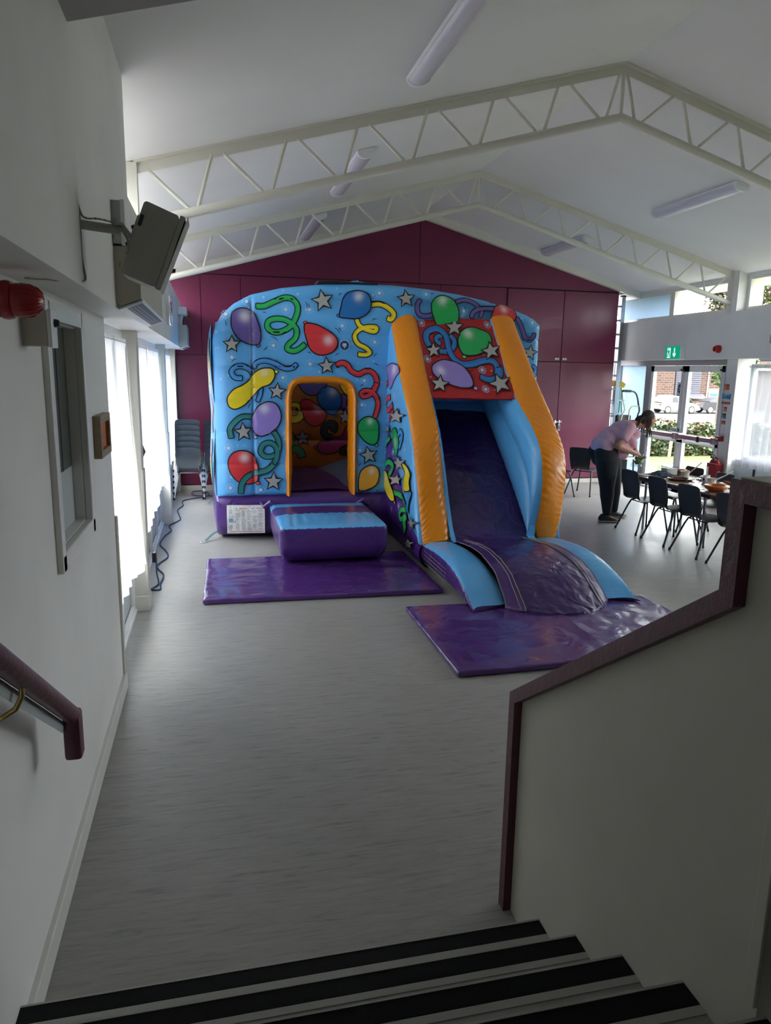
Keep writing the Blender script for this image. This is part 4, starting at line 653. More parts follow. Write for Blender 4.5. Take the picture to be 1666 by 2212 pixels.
# base
def basefn(P, q):
    if q[2] < 0: P.y += .22*(1-P.y/9.8+0 if False else (1 if q[1] < 0 else 0))*(-q[2])**2*.9
    return P
part('base', M().pillow(.0, 4.5, 9.74, 12.95, .0, .615, .10, .05, 26, fn=basefn), 'vinyl_purple', ca)
bed = M(); bed.grid(lambda u, v: Vector((.3+3.9*u, 9.9+2.35*v, .635+.03*abs(math.sin(PI*u*5)))), 60, 10); part('bed', bed, 'vinyl_purple', ca)
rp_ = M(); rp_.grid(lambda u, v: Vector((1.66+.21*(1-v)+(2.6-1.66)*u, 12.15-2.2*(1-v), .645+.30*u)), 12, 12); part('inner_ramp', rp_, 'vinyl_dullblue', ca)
# doorway trim
path = [(.965, .60), (.965, 1.2), (.965, 1.75), (.975, 1.98), (1.03, 2.11), (1.15, 2.165), (1.42, 2.175), (1.68, 2.165), (1.80, 2.11), (1.86, 1.98), (1.868, 1.75), (1.868, 1.2), (1.868, .60)]
sp = spline([(a, 0, b) for a, b in path], 10); tr = M(); k = len(sp); n = 16; vs = []
for i, p in enumerate(sp):
    d = (sp[min(i+1, k-1)]-sp[max(i-1, 0)]).normalized(); nn = Vector((-d.z, 0, d.x)); w = .060*(1+.05*math.sin(i*1.1)+.06*noise.noise((i*.9, 1, 3)))
    if i < 6 or i > k-7: w *= .55+.45*min(i, k-1-i)/6
    for j in range(n):
        a = 2*PI*j/n; wr = 1+.035*math.sin(i*2.3+3*noise.noise((i*.3, j, 0)))
        vs.append(Vector((p.x, 9.89, p.z))+nn*math.cos(a)*w*wr+Vector((0, .20*math.sin(a), 0)))
tr.add(vs, [(i*n+j, (i+1)*n+j, (i+1)*n+(j+1) % n, i*n+(j+1) % n) for i in range(k-1) for j in range(n)])
part('doorway_trim', tr, 'vinyl_orange', ca)
# step in front of the doorway
def stepmat(c, ax, sg):
    if not (ax == 2 and sg > 0) and c.z < .44: return 0
    y = c.y
    return 1 if (8.05 < y < 8.78 and c.z > .492) or (9.28 < y < 9.8 and c.z > .40) else 0
def stepfn(P, q):
    if q[2] < 0: P.y += .16*q[2]*q[2]*(1 if q[1] < 0 else 0); P.x -= .06*q[0]*q[2]*q[2]
    if q[1] < 0 and q[2] > -.9: P.z += .006*math.sin(P.x*55+3*noise.noise((P.x*4, P.y*3, 0)))*max(0, q[2])**3
    if q[2] > .9: P.z -= .05*(abs(q[1])**6)*(1 if q[1] > 0 else .2)
    return P
stp = M().pillow(.70, 1.97, 8.10, 9.72, .06, .525, .06, .014, 34, mi=stepmat, fn=stepfn)
sto = part('step', stp, ['vinyl_purple', 'vinyl_blue'], ca)
for x, s in ((.66, -1), (2.0, 1)):
    q = part('step_strap', M().tube([(x-s*.12, 9.62, .5), (x-s*.04, 9.6, .55), (x+s*.04, 9.62, .48), (x+s*.09, 9.66, .54)], [.02, .035, .03, .015], 8), 'vinyl_purple', ca)
# slide side walls ------------------------------------------------
LO = [(9.86, 3.06), (9.27, 2.28), (8.82, 1.835), (8.484, 1.371), (8.28, .968), (8.08, .504), (7.955, .277)]
LI = [(9.76, 3.03), (9.29, 2.42), (8.924, 1.995), (8.582, 1.605), (8.40, 1.235), (8.238, .826), (7.96, .30)]
RI = [(9.68, 3.04), (9.157, 2.439), (8.67, 1.985), (8.16, 1.66), (7.88, 1.385), (7.79, 1.021), (7.84, .657), (7.986, .317)]
RO = [(9.72, 3.04), (8.874, 2.237), (8.296, 1.741), (7.972, 1.413), (7.874, 1.139), (7.894, .853), (7.93, .6), (8.03, .294)]
BD = [(10.037, 1.674), (9.758, 1.522), (9.538, 1.336), (9.375, 1.163), (9.192, .986), (8.966, .798), (8.818, .65), (8.629, .481), (8.325, .344), (8.0, .285)]
BED = [(9.95, 1.88), (9.5, 1.60), (8.9, 1.12), (8.4, .70), (8.05, .42), (7.85, .33)]
def ev(pts, t): return smooth_eval([(a, b, 0) for a, b in pts], t)
def slide_edge(xo, xi, PO, PI_, name):
    m = M()
    def f(u, v):
        a, b = ev(PO, u), ev(PI_, u); p = a.lerp(b, v); x = xo+(xi-xo)*v
        a2, b2 = ev(PO, min(1, u+.01)), ev(PI_, min(1, u+.01)); t = (a2.lerp(b2, v)-p)
        if t.length < 1e-6: t = p-ev(PO, .98)
        t.normalize(); nn = Vector((t.y, -t.x)); nn = nn if nn.x < 0 else -nn
        h = .055*(1-(2*v-1)**2)**.6
        if u > .985: h *= .4
        h += .0045*math.sin(u*190+4*noise.noise((u*9, v*2, xo)))*(abs(2*v-1)**1.5)*min(1, u*2.5)
        return Vector((x, p.x+nn.x*h, p.y+nn.y*h))
    m.grid(f, 260, 14); return part(name, m, 'vinyl_orange', ca)
def strips(PA, PB, x, sg, b, tubes, nu=80, nv=24):
    m = M()
    def f(u, v):
        p = ev(PA, u).lerp(ev(PB, u), v); h = b*abs(math.sin(PI*tubes*v))**.6+.004*math.sin(u*120+2*noise.noise((u*6, v*3, 1)))*math.exp(-min(v, 1-v)/.12)
        return Vector((x+sg*h, p.x, p.y))
    return m.grid(f, nu, nv)
slide_edge(2.36, 2.70, LO, LI, 'slide_edge'); slide_edge(4.10, 3.76, RO, RI, 'slide_edge')
# printed outer side of the slide, left
zlo = sorted(LO); zbd = sorted(BD)
def zt_s(y): return interp(zlo, y)
def zb_s(y): return interp(zbd, y)
def bul(y, z):
    a, b = zb_s(y), zt_s(y)
    if z >= a: s = min(1, max(0, (z-a)/max(.02, b-a))); return .05*max(0, math.sin(PI*s))**.6
    s = max(0, z/a); return .055*max(0, math.sin(PI*min(1, s)))**.6-.05*(1-s)**2
def SS(y, z, o): return Vector((2.36-bul(y, z)-o, y, z))
sd = M()
for k in range(2):
    def f(u, v, k=k):
        y = 7.957+1.90*u; a, b = zb_s(y), zt_s(y); z = a+(b-a)*v if k == 0 else a*v
        return SS(y, z, 0)
    sd.grid(f, 100, 30, 0, BLUE if k == 0 else PURP, flip=True)
decals(sd, SS, ART_SIDE, .003)
part('slide_side', sd, 'printed_vinyl', ca, col=True, ang=60)
part('slide_side', strips(RO, BD[::1], 4.10, 1, .05, 1), 'vinyl_blue', ca); part('slide_side_lower', M().grid(lambda u, v: Vector((4.10+.05*math.sin(PI*v), 7.96+1.8*u, ev(BD, 1-u).y*v)), 30, 10), 'vinyl_purple', ca)
part('slide_inner_tube', strips(LI, BED, 2.70, 1, .05, 2), 'vinyl_blue', ca); part('slide_inner_tube', strips(RI, BED, 3.76, -1, .10, 2), 'vinyl_blue', ca)
# slide bed and apron
def zbed(y): return interp(sorted([(q[0], q[1]) for q in BED]), y)
b_ = M()
def fbd(u, v):
    s = u; p = ev(BED, s); x = 2.69+1.08*v; z = p.y+.02*math.sin(PI*v)+.018*noise.noise((x*2.2, p.x*2.2, 3))+.010*noise.noise((x*7, p.x*6, 3))-.02*(abs(2*v-1)**8)
    return Vector((x, p.x, z))
part('slide_bed', b_.grid(fbd, 110, 44), 'vinyl_bed', ca)
AP = [(8.12, .36), (7.85, .345), (7.55, .375), (7.2, .40), (6.85, .385), (6.5, .32), (6.25, .21), (6.05, .11), (5.95, .07)]
def apr(u, v):
    p = ev(AP, u); w = .475+.08*u; c = 3.235+.02*u; s = 2*v-1; x = c+s*w
    cen = (1-s*s); y = p.x+(.30*(u**2))*(abs(s)**2.2)+(-.03)*u*cen
    z = p.y+.03*cen*math.sin(PI*min(1, u*1.1))-.02*abs(s)**3*(1-u)
    z += (.014*noise.noise((x*6, y*6, 1))+.012*noise.noise((x*15, y*9, 5)))*u + .006*math.sin(v*70)*max(0, u-.85)*5
    if u > .97: z = max(.055, z-.02)
    return Vector((x, y, max(z, .055)))
apo = part('apron', M().grid(apr, 100, 60), 'vinyl_bed', ca)
for s_ in (-1, 1):
    def st_(u, v, s_=s_):
        q = apr(u, .5+s_*(.37+.12*v)); q.z += .006; return q
    part('apron_welt', M().grid(st_, 60, 4), 'vinyl_purple', apo)
    for ww in (.365, .40, .495):
        part('stitching', M().tube([apr(i/50, .5+s_*ww)+Vector((0, 0, .008)) for i in range(51)], .004, 5), 'cable_grey', apo)
BH = [(8.02, .31), (7.7, .35), (7.3, .375), (6.95, .355), (6.7, .30), (6.5, .22), (6.36, .13), (6.28, .08), (6.26, .072)]
for xa, xb, s_ in ((2.35, 2.76, -1), (3.70, 4.12, 1)):
    m = M(); n = 28; k = 46; vs = []
    for i in range(k+1):
        u = i/k; p = ev(BH, u); w = (xb-xa)/2; xc = (xa+xb)/2; hh = max(.012, (p.y-.055)/2)
        tip = u**5; xo = -s_*0
        for j in range(n):
            a = 2*PI*j/n; c, s = math.cos(a), math.sin(a); e = .62
            X = xc+w*(abs(c)**e)*math.copysign(1, c)*(1+.02*math.sin(i*2.1)*(abs(c)))
            Y = p.x-.10*u*u*(abs(c)**3)*(1 if c*s_ > 0 else -1)
            vs.append(Vector((X, Y, .060+hh+hh*(abs(s)**e)*math.copysign(1, s)+.003*math.sin(i*2.6)*(abs(s)))))
    fs = []; ms = []
    for i in range(k):
        for j in range(n):
            fs.append((i*n+j, i*n+(j+1) % n, (i+1)*n+(j+1) % n, (i+1)*n+j)); a = 2*PI*(j+.5)/n; ms.append(1 if math.sin(a) > .42 else 0)
    fs += [tuple(range(n))[::-1], tuple(k*n+j for j in range(n))]; ms += [0, 0]
    m.add(vs, fs, ms); part('bumper', m, ['vinyl_purple', 'vinyl_blue'], ca, ang=70)
# red banner between the columns
def SB(x, v, o):
    z = 3.02-1.05*v; sx = min(max((x-2.7)/1.06, 0), 1); y = interp(sorted([(b, a) for a, b in LI]), z)*(1-sx)+interp(sorted([(b, a) for a, b in RI]), z)*sx+.015; sag = .02*math.sin(PI*min(max(v, 0), 1))*math.sin(PI*(x-2.7)/1.06)+.012*noise.noise((x*4, v*5, 0))+.006*noise.noise((x*15, v*9, 0))
    nn = Vector((0, -.76, .65)); return Vector((x, y, z))+nn*(o-sag)
bn = M().grid(lambda u, v: SB(2.69+1.08*u, v, 0), 60, 50, 0, (.42, .012, .018, .8)); bn.grid(lambda u, v: SB(2.69+1.08*u, v, -.02), 20, 20, 0, (.42, .012, .018, .0), flip=True)
decals(bn, SB, [i for i in ART_BANNER], .003); part('banner', bn, 'printed_vinyl', ca, col=True, ang=60)
# top of the slide tunnel, back panel behind the slide mouth
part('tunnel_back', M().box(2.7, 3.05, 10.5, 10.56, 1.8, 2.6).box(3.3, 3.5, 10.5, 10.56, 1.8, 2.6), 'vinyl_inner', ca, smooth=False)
# top flap, black netting edge
part('roof_net', M().box(1.38, 2.18, 9.80, 10.15, 3.425, 3.445, ch=.005), 'ink_black', ca, smooth=False)
part('roof_net_gather', M().grid(lambda u, v: Vector((1.78+.3*u, 9.9+.2*v, 3.445+.04*math.sin(PI*u)*(1+.5*noise.noise((u*9, v*5, 0)))*math.sin(PI*v))), 16, 10), 'vinyl_blue', ca)
# warning label with its columns of print
LBM = ['label_white', 'ink_grey', 'ink_blue', 'ink_red', 'ink_orange', 'ink_green']
lm = M().grid(lambda u, v: Vector((.13+.50*u, 9.668+.006*math.sin(u*9)*math.sin(v*7)-.02*math.sin(PI*v), .12+.385*v-.01*u)), 24, 20)
def lab(name, mt_, rects, off=.0025):
    for a, b, c, d in rects: lm.grid(lambda u, v: Vector((.13+.5*(a+(b-a)*u), 9.668-off+.006*math.sin((a+(b-a)*u)*9)*math.sin((c+(d-c)*v)*7)-.02*math.sin(PI*(c+(d-c)*v)), .12+.385*(c+(d-c)*v)-.01*(a+(b-a)*u))), 6, 2, LBM.index(mt_))
rr = []
for cI in range(6):
    a = .05+.16*cI if cI == 0 else .23+.15*(cI-1)
    for k in range(22):
        if cI == 0 and 5 < k < 12: continue
        if random.random() < .85: rr.append((a, a+random.uniform(.07, .13), .11+.034*k, .11+.034*k+.013))
lab('small_print', 'ink_grey', rr)
lab('logo_lettering', 'ink_blue', [(.06, .085, .40, .52), (.05, .10, .50, .52), (.105, .125, .40, .52), (.125, .16, .49, .51), (.125, .165, .45, .47), (.15, .165, .45, .51), (.105, .17, .40, .42), (.175, .185, .41, .45), (.195, .225, .40, .42), (.21, .225, .42, .45)])
lab('heading_band', 'ink_red', [(.05, .95, .055, .072), (.33, .38, .875, .895), (.77, .95, .885, .9)]); lab('heading_band.001', 'ink_orange', [(.38, .53, .87, .90)]); lab('heading_band.002', 'ink_green', [(.23, .28, .87, .89)]); lab('heading_band.003', 'ink_blue', [(.66, .72, .875, .895)])
part('warning_label', lm, LBM, ca, smooth=False)
# tether straps with rings
for p0, p1, n_ in (((.04, 9.98, .10), (-.16, 9.70, .02), 1), ((.02, 12.7, .1), (-.13, 12.5, .02), 2)):
    m = M(); a = Vector(p0); b = Vector(p1); md = (a+b)/2+Vector((0, 0, .02)); pts = spline([a, md, b], 6); m.tube(pts, .022, 6, ry=.004); q = part('tether_strap', m, 'strap_green', ca)
    part('ring', M().tube([b+Vector((-.03+.035*math.cos(t*PI/8), -.03+.035*math.sin(t*PI/8), -.005)) for t in range(17)], .005, 6), 'aluminium', q)
# small print box and vent on the slide's purple flank
m = M()
for k in range(4): z = .10+.045*k; m.tube([SS(7.45+.0*t, z, 0) if False else Vector((2.335, 7.0+.8*t/6, z+.02)) for t in range(7)], .0025, 4)
part('flank_stitching', m, 'cable_grey', ca)
# ------------------------------------------------------------------ mats
def mat_(name, x0, x1, y0, y1, label, seed, fold=None, sk=(0, 0, 0, 0)):
    def fn(P, q):
        if q[2] > .5:
            P.z += .007*noise.noise((P.x*1.6+seed, P.y*3.5, 0))+.006*abs(noise.noise((P.x*3+P.y*2, P.y*5, seed)))+.003*noise.noise((P.x*14, P.y*6, seed))
            if fold: P.z -= .012*math.exp(-((P.x-fold)/.02)**2)-.010*math.exp(-((P.x-fold-.09)/.03)**2)
        a = (1-q[0])/2; P.y += sk[0]*a*(q[1] < 0)+sk[1]*a*(q[1] > 0); P.x += sk[2]*(1-q[1])/2*(q[0] < 0)+sk[3]*(1-q[1])/2*(q[0] > 0)
        return P
    # fine sheet: pillow with denser grid
    m = M().pillow(x0, x1, y0, y1, .003, .055, .02, .0, 64, fn=fn)
    o = solo(name, m, 'vinyl_purple_mat', label, 'safety mat', 'purple safety mats'); 
    o['group'] = 'purple safety mats'; return o
mat_('safety_mat', -.13, 2.30, 6.95, 8.62, 'purple safety mat lying under the castle step', 1, 1.25, (.06, 0, -.03, 0))
mat_('safety_mat', 1.76, 4.30, 4.92, 6.42, 'purple safety mat at the foot of the slide', 5, 3.05, (-.03, .05, 0, 0))
# ------------------------------------------------------------------ things along the left wall
def curtain(y0, y1, z1, zb, x0, pleats, amp, label, name='curtain', matn='curtain_white', lean=0, flare=0, group=None, sx=1, zvar=.03, seed=1, shear=0, ytop=None):
    yt0, yt1 = ytop or (y0, y1); m = M()
    def f(u, v):
        h = 1-v; w = u+.018*noise.noise((u*6, seed, 0))
        ph = 2*PI*pleats*w+1.5*noise.noise((u*4, v*.8, seed)); a = amp*(.45+.75*v)
        y = (yt0+(yt1-yt0)*u)*(1-v)+(y0+(y1-y0)*u)*v+.25*a*math.cos(ph*1.0)
        x = x0+sx*(a*math.sin(ph)+lean*v**1.4+flare*v*v*max(0, 1-abs(u-.75)*2.5)+.02*noise.noise((u*3, v*2, seed)))
        zbm = zb+zvar*noise.noise((u*7, 0, seed))+shear*(u-.5)
        if v < .035: x = x0+sx*(amp*.5*math.sin(ph*3))
        return Vector((x, y, z1+(zbm-z1)*v))
    m.grid(f, int(pleats*16), 44)
    L = ((x0), (y0+y1)/2, zb); t = thing(name, label, 'curtain', L, group=group)
    part('fabric', m, matn, t)
    part('curtain_wire', M().tube([(x0, yt0, z1-.03), (x0, yt1, z1-.03)], .006, 6), 'white_plastic', t)
    return t
curtain(5.24, 6.93, 2.53, .56, -.745, 6, .016, 'white net curtain in the window bay nearest the stairs, flared at its hem', lean=.05, flare=.05, shear=-.10, seed=3, group='white net curtains on the left')
curtain(7.16, 9.1, 2.53, .66, -.745, 6, .016, 'long white net curtain between the two left columns, nearer half', lean=.06, seed=5, group='white net curtains on the left', shear=.05)
curtain(9.2, 10.9, 2.53, .75, -.745, 6, .016, 'white net curtain just before the second left column, further half', lean=.05, seed=8, group='white net curtains on the left')
curtain(11.15, 13.8, 2.53, .78, -.745, 8, .016, 'white net curtain in the furthest left window bay beside the stacked chairs', lean=.05, seed=11, group='white net curtains on the left')
solo('window_pole', M().tube([(-.70, 7.19, 2.5), (-.70, 7.19, 1.75), (-.695, 7.20, 1.6), (-.66, 7.21, 1.5), (-.69, 7.2, 1.44)], .016, 10), 'maroon_paint', 'thin dark purple pole hanging beside the first left column', 'pole')
# red sounder beacon
sb = thing('alarm_beacon', 'red dome alarm beacon on the near left wall above the white box', 'alarm', (-.69, 2.6, 2.47))
rx = Matrix.Rotation(PI/2, 4, 'Y')
part('base', M().lathe([(.055, 0), (.055, .05), (.050, .055)], 28, mtx=rx, ctr=(-.70, 2.6, 2.50)), 'red_plastic', sb)
part('collar', M().lathe([(.0, .0), (.060, .0), (.062, .015), (.058, .03), (.0, .03)], 28, mtx=rx, ctr=(-.645, 2.6, 2.50)), 'red_plastic', sb)
dm = M().lathe([(.052, 0), (.054, .02), (.052, .05), (.044, .075), (.028, .092), (.0, .098)], 36, mtx=rx, ctr=(-.62, 2.6, 2.50))
for k in range(18):
    a = k*PI/9; dm.tube([(-.62+x_, 2.6+r_*math.cos(a), 2.50+r_*math.sin(a)) for r_, x_ in ((.053, .03), (.050, .06), (.041, .08), (.026, .093))], .0018, 5)
part('dome', dm, 'red_plastic', sb)
cb = thing('control_box', 'beige and white box with a black knob below the red alarm beacon', 'control box', (-.64, 3.05, 2.36))
part('back_box', M().box(-.692, -.60, 3.0, 3.09, 2.368, 2.50, ch=.004), 'beige_plastic', cb, smooth=False)
part('cover', M().box(-.60, -.582, 2.995, 3.095, 2.362, 2.505, ch=.006), 'white_plastic', cb, smooth=False)
part('knob', M().lathe([(.0, .0), (.016, .0), (.014, .014), (.010, .018), (0, .018)], 18, mtx=rx, ctr=(-.582, 3.045, 2.455)), 'dark_plastic', cb)
pf = thing('picture_frame', 'small oak framed picture with orange print on the left wall', 'picture', (-.675, 4.7, 1.75))
m = M(); ya, yb, za, zb_ = 4.49, 4.90, 1.76, 2.01
for a, b, c, d in ((ya, ya+.05, za, zb_), (yb-.05, yb, za, zb_), (ya+.05, yb-.05, za, za+.045), (ya+.05, yb-.05, zb_-.045, zb_)): m.box(-.69, -.645, a, b, c, d, ch=.003)
part('frame', m, 'oak', pf, smooth=False); part('print', M().box(-.685, -.668, ya+.05, yb-.05, za+.045, zb_-.045), 'picture_orange', pf, smooth=False)
# handrail
hr = thing('handrail', 'dark maroon handrail on brass brackets at lower left beside the stairs', 'handrail', (-.56, 2.3, .8))
A = Vector((-.56, .2, 2.74)); B = Vector((-.56, 2.76, .985)); D = (B-A).normalized()
part('rail', M().tube([A, A+D*.5, B-D*.5, B], .033, 18), 'maroon_paint', hr); part('rail_end', M().box(-.592, -.528, 2.725, 2.795, .812, 1.005, ch=.014), 'maroon_paint', hr)
part('batten', M().tube([A+Vector((-.03, 0, -.052)), B+Vector((-.03, -.03, -.032))], .006, 4, ry=.022), 'pale_panel', hr)
for yy in (2.12, .8):
    P = A+D*((yy-A.y)/D.y)
    br = part('bracket', M().tube([P+Vector((0, 0, -.03)), P+Vector((0, -.0, -.06)), P+Vector((-.02, 0, -.10)), P+Vector((-.06, 0, -.125)), P+Vector((-.115, 0, -.13))], .0085, 10), 'brass', hr)
    part('bracket_saddle', M().tube([P+Vector((0, 0, -.034))-D*.035, P+Vector((0, 0, -.034))+D*.035], .012, 8, ry=.004), 'brass', br)
    part('wall_rose', M().lathe([(0, 0), (.036, 0), (.034, .006), (.02, .008), (0, .008)], 24, mtx=rx, ctr=P+Vector((-.12, 0, -.13))), 'brass', br)
    part('mounting_block', M().box(-.70, -.675, P.y-.10, P.y+.10, P.z-.23, P.z-.03, ch=.008), 'white_plastic', br, smooth=False)
# loudspeaker on its wall arm
lsx = thing('loudspeaker', 'large grey loudspeaker tilted on a wall arm at upper left', 'loudspeaker', (-.5, 3.15, 2.83))
part('wall_plate', M().box(-.5, -.49, 3.08, 3.18, 2.73, 2.90, ch=.003), 'beige_plastic', lsx, smooth=False)
part('arm', M().tube([(-.49, 3.14, 2.835), (-.345, 3.2, 2.83)], .018, 14), 'speaker_grey', lsx)
part('arm_joint', M().tube([(-.36, 3.2, 2.83), (-.335, 3.2, 2.845), (-.30, 3.21, 2.80)], [.010, .012, .010], 10).box(-.37, -.33, 3.17, 3.23, 2.845, 2.856).box(-.375, -.355, 3.185, 3.215, 2.855, 2.875), 'speaker_grey', lsx, smooth=False)
def fr_(o, ux, uz, y0): return lambda a, b, c: Vector((o[0]+ux[0]*a+uz[0]*c, y0+b, o[1]+ux[1]*a+uz[1]*c))
ux = Vector((.165, -.065)).normalized(); uz = Vector((.105, .275)).normalized()
BL = (-.352, 2.668); F_ = fr_(BL, ux, uz, 3.19); W_, H_, D_ = .165, .300, .19
def cab(pts_, y0, y1, mm, mi=0):
    n = len(pts_); vs = [F_(a, y0, c) for a, c in pts_]+[F_(a, y1, c) for a, c in pts_]
    mm.add(vs, [tuple(range(n)), tuple(range(n, 2*n))[::-1]]+[(i, n+i, n+(i+1) % n, (i+1) % n) for i in range(n)], mi); return mm
def rr_(a0, a1, c0, c1, r, k=4):
    out = []
    for cx, cy_, s0 in ((a1-r, c1-r, 0), (a0+r, c1-r, 1), (a0+r, c0+r, 2), (a1-r, c0+r, 3)):
        for i in range(k+1): t = (s0+i/k)*PI/2; out.append((cx+r*math.cos(t), cy_+r*math.sin(t)))
    return out
cb_ = part('cabinet', cab(rr_(0, W_-.022, 0, H_, .014), 0, D_, M()), 'speaker_grey', lsx, ang=30)
part('grille', cab(rr_(W_-.020, W_, -.004, H_+.004, .004), -.004, D_+.004, M()).add([F_(W_, 0, 0), F_(W_+.008, 0, H_+.012), F_(W_+.008, D_, H_+.012), F_(W_, D_, 0)], [(0, 1, 2, 3)]), 'speaker_grey', lsx, ang=30)
m = M()
for k in range(6):
    c0 = .035+k*.040
    m.add([F_(.055, -.001, c0), F_(.125, -.004, c0), F_(.125, -.004, c0+.015), F_(.055, -.001, c0+.020)], [(0, 3, 2, 1)]); m.add([F_(.02, -.001, c0+.01), F_(.055, -.003, c0+.01), F_(.055, -.003, c0+.026), F_(.02, -.001, c0+.028)], [(0, 3, 2, 1)])
part('side_rib', m, 'speaker_grey', cb_, smooth=False)['kind'] = 'stuff'
for c0 in (.02, H_-.035): part('cabinet_screw', M().ell(F_(.035, -.001, c0), (.006, .002, .006)), 'beige_plastic', cb_)
part('rating_plate', cab([(.004, H_-.10), (.018, H_-.10), (.018, H_-.055), (.004, H_-.055)], -.003, .001, M()), 'dark_plastic', cb_, smooth=False)
for c0 in (.13, .20): part('knob', M().lathe([(0, 0), (.009, 0), (.009, .02), (.006, .024), (0, .024)], 12, mtx=Matrix.Rotation(-PI/2-.3, 4, 'Y'), ctr=F_(0, .04, c0)), 'dark_plastic', lsx)
part('yoke', cab([(-.010, .10), (-.002, .10), (-.002, .24), (-.010, .24)], .02, .10, M()), 'speaker_grey', lsx, smooth=False)
# cables from corner to speaker
def wob(pts, k, a=.004): return [Vector(p)+Vector((.002*k, a*noise.noise((i*.7, k, 0)), a*noise.noise((i*.5, k, 5)))) for i, p in enumerate(spline(pts, 6))]
m = M()
for k in range(3):
    m.tube(wob([(-.492, 3.10-.004*k, 3.17), (-.492, 3.115+.004*k, 3.05), (-.49, 3.13, 2.92), (-.47, 3.13, 2.86), (-.42, 3.13, 2.856), (-.365, 3.175, 2.85), (-.32, 3.17, 2.80), (-.315, 3.165, 2.75), (-.325, 3.17, 2.74)], k), .0028, 6)
    m.tube(wob([(-.485, 3.13, 2.87), (-.486, 3.135, 2.80), (-.485, 3.13, 2.70), (-.478, 3.14, 2.64), (-.482, 3.12, 2.622), (-.50, 3.05, 2.612), (-.56, 2.9, 2.598), (-.62, 2.8, 2.59)], k), .0028, 6)
solo('speaker_cable', m, 'cable_grey', 'bundle of thin grey cables running down the corner behind the loudspeaker', 'cable')
sk = thing('junction_box', 'white electrical box high on the left wall behind the loudspeaker', 'electrical box', (-.48, 4.4, 2.98))
part('back_box', M().box(-.50, -.455, 4.27, 4.50, 2.94, 3.16, ch=.004), 'pale_panel', sk, smooth=False); part('cover', M().box(-.455, -.43, 4.26, 4.51, 2.93, 3.165, ch=.006), 'white_plastic', sk, smooth=False)
part('cord', M().tube(spline([(-.46, 4.33, 2.94), (-.46, 4.31, 2.88), (-.47, 4.28, 2.83), (-.46, 4.35, 2.78), (-.45, 4.42, 2.77)], 6), .006, 6), 'cable_grey', sk)
def heater(y0, y1, z0, z1, label, x1=-.37):
    t = thing('fan_heater', label, 'heater', (-.42, (y0+y1)/2, z0), group='wall heaters on the left bulkhead')
    part('body', M().prism([(-.5, z0+.045), (-.478, z0+.018), (x1, z0+.062), (x1, z1), (-.5, z1)], 'y', y0, y1), 'beige_plastic', t, smooth=False, label='beige casing')
    s = Vector((.05, 0, .045))
    f = M(); a0, a1 = y0+.01, y1-.01; P0 = Vector((-.485, 0, z0)); P1 = Vector((x1+.008, 0, z0+.048)); d = P1-P0
    def q(u, y, o=0): return Vector((P0.x+d.x*u, y, P0.z+d.z*u-o))
    for u0, u1, b0, b1 in ((0, .28, a0, a1), (.93, 1, a0, a1), (.28, .93, a0, a0+.05), (.28, .93, a1-.05, a1)): f.add([q(u0, b0), q(u1, b0), q(u1, b1), q(u0, b1), q(u0, b0, -.012), q(u1, b0, -.012), q(u1, b1, -.012), q(u0, b1, -.012)], [(0, 3, 2, 1), (4, 5, 6, 7), (0, 1, 5, 4), (1, 2, 6, 5), (2, 3, 7, 6), (3, 0, 4, 7)])
    g = part('outlet_frame', f, 'white_plastic', t, smooth=False)
    b = M()
    for k in range(15): yy = a0+.05+(a1-a0-.1)*k/14; b.add([q(.28, yy-.004, .005), q(.93, yy-.004, .005), q(.93, yy+.004, .005), q(.28, yy+.004, .005)], [(0, 3, 2, 1)])
    for k in range(3): u = .40+.16*k; b.add([q(u, a0+.05, .006), q(u+.015, a0+.05, .006), q(u+.015, a1-.05, .006), q(u, a1-.05, .006)], [(0, 3, 2, 1)])
    part('grille', b, 'white_plastic', g, smooth=False); part('outlet', M().add([q(.28, a0+.05, .001), q(.93, a0+.05, .001), q(.93, a1-.05, .001), q(.28, a1-.05, .001)], [(0, 3, 2, 1)]), 'dark_plastic', g, smooth=False)
heater(4.28, 6.08, 2.60, 2.93, 'beige fan heater on left bulkhead behind the loudspeaker, angled white grille below')
heater(11.75, 12.6, 2.57, 2.93, 'far fan heater at the end of left bulkhead near the magenta wall')
hp = thing('heater_pipework', 'box with pipe fittings above the far fan heater', 'pipe fitting', (-.45, 12.2, 2.95))
part('box', M().box(-.5, -.37, 11.8, 12.3, 3.09, 3.2, ch=.01), 'white_plastic', hp, smooth=False); part('pipe', M().tube(spline([(-.42, 12.0, 2.935), (-.42, 12.0, 3.0), (-.40, 12.0, 3.05), (-.34, 12.0, 3.06), (-.31, 12.0, 3.0), (-.31, 12.0, 2.935)], 5), .018, 10), 'brown_glaze', hp)
part('pipe', M().tube([(-.45, 11.9, 2.935), (-.45, 11.9, 3.09)], .012, 8), 'white_plastic', hp)
ck = thing('wall_clock', 'round silver rimmed wall clock seen edge on, on the left bulkhead', 'clock', (-.48, 8.97, 2.78))
part('rim', M().lathe([(.0, .0), (.165, .0), (.17, .01), (.17, .045), (.155, .055), (.150, .03)], 36, mtx=rx, ctr=(-.5, 8.97, 2.94)), 'chrome', ck)
part('face', M().lathe([(.0, .028), (.152, .028), (.152, .03), (0, .031)], 36, mtx=rx, ctr=(-.5, 8.97, 2.94)), 'ink_white', ck)
part('hand', M().box(-.468, -.466, 8.96, 8.98, 2.94, 3.05).box(-.468, -.466, 8.97, 9.04, 2.935, 2.945), 'dark_plastic', ck, smooth=False)
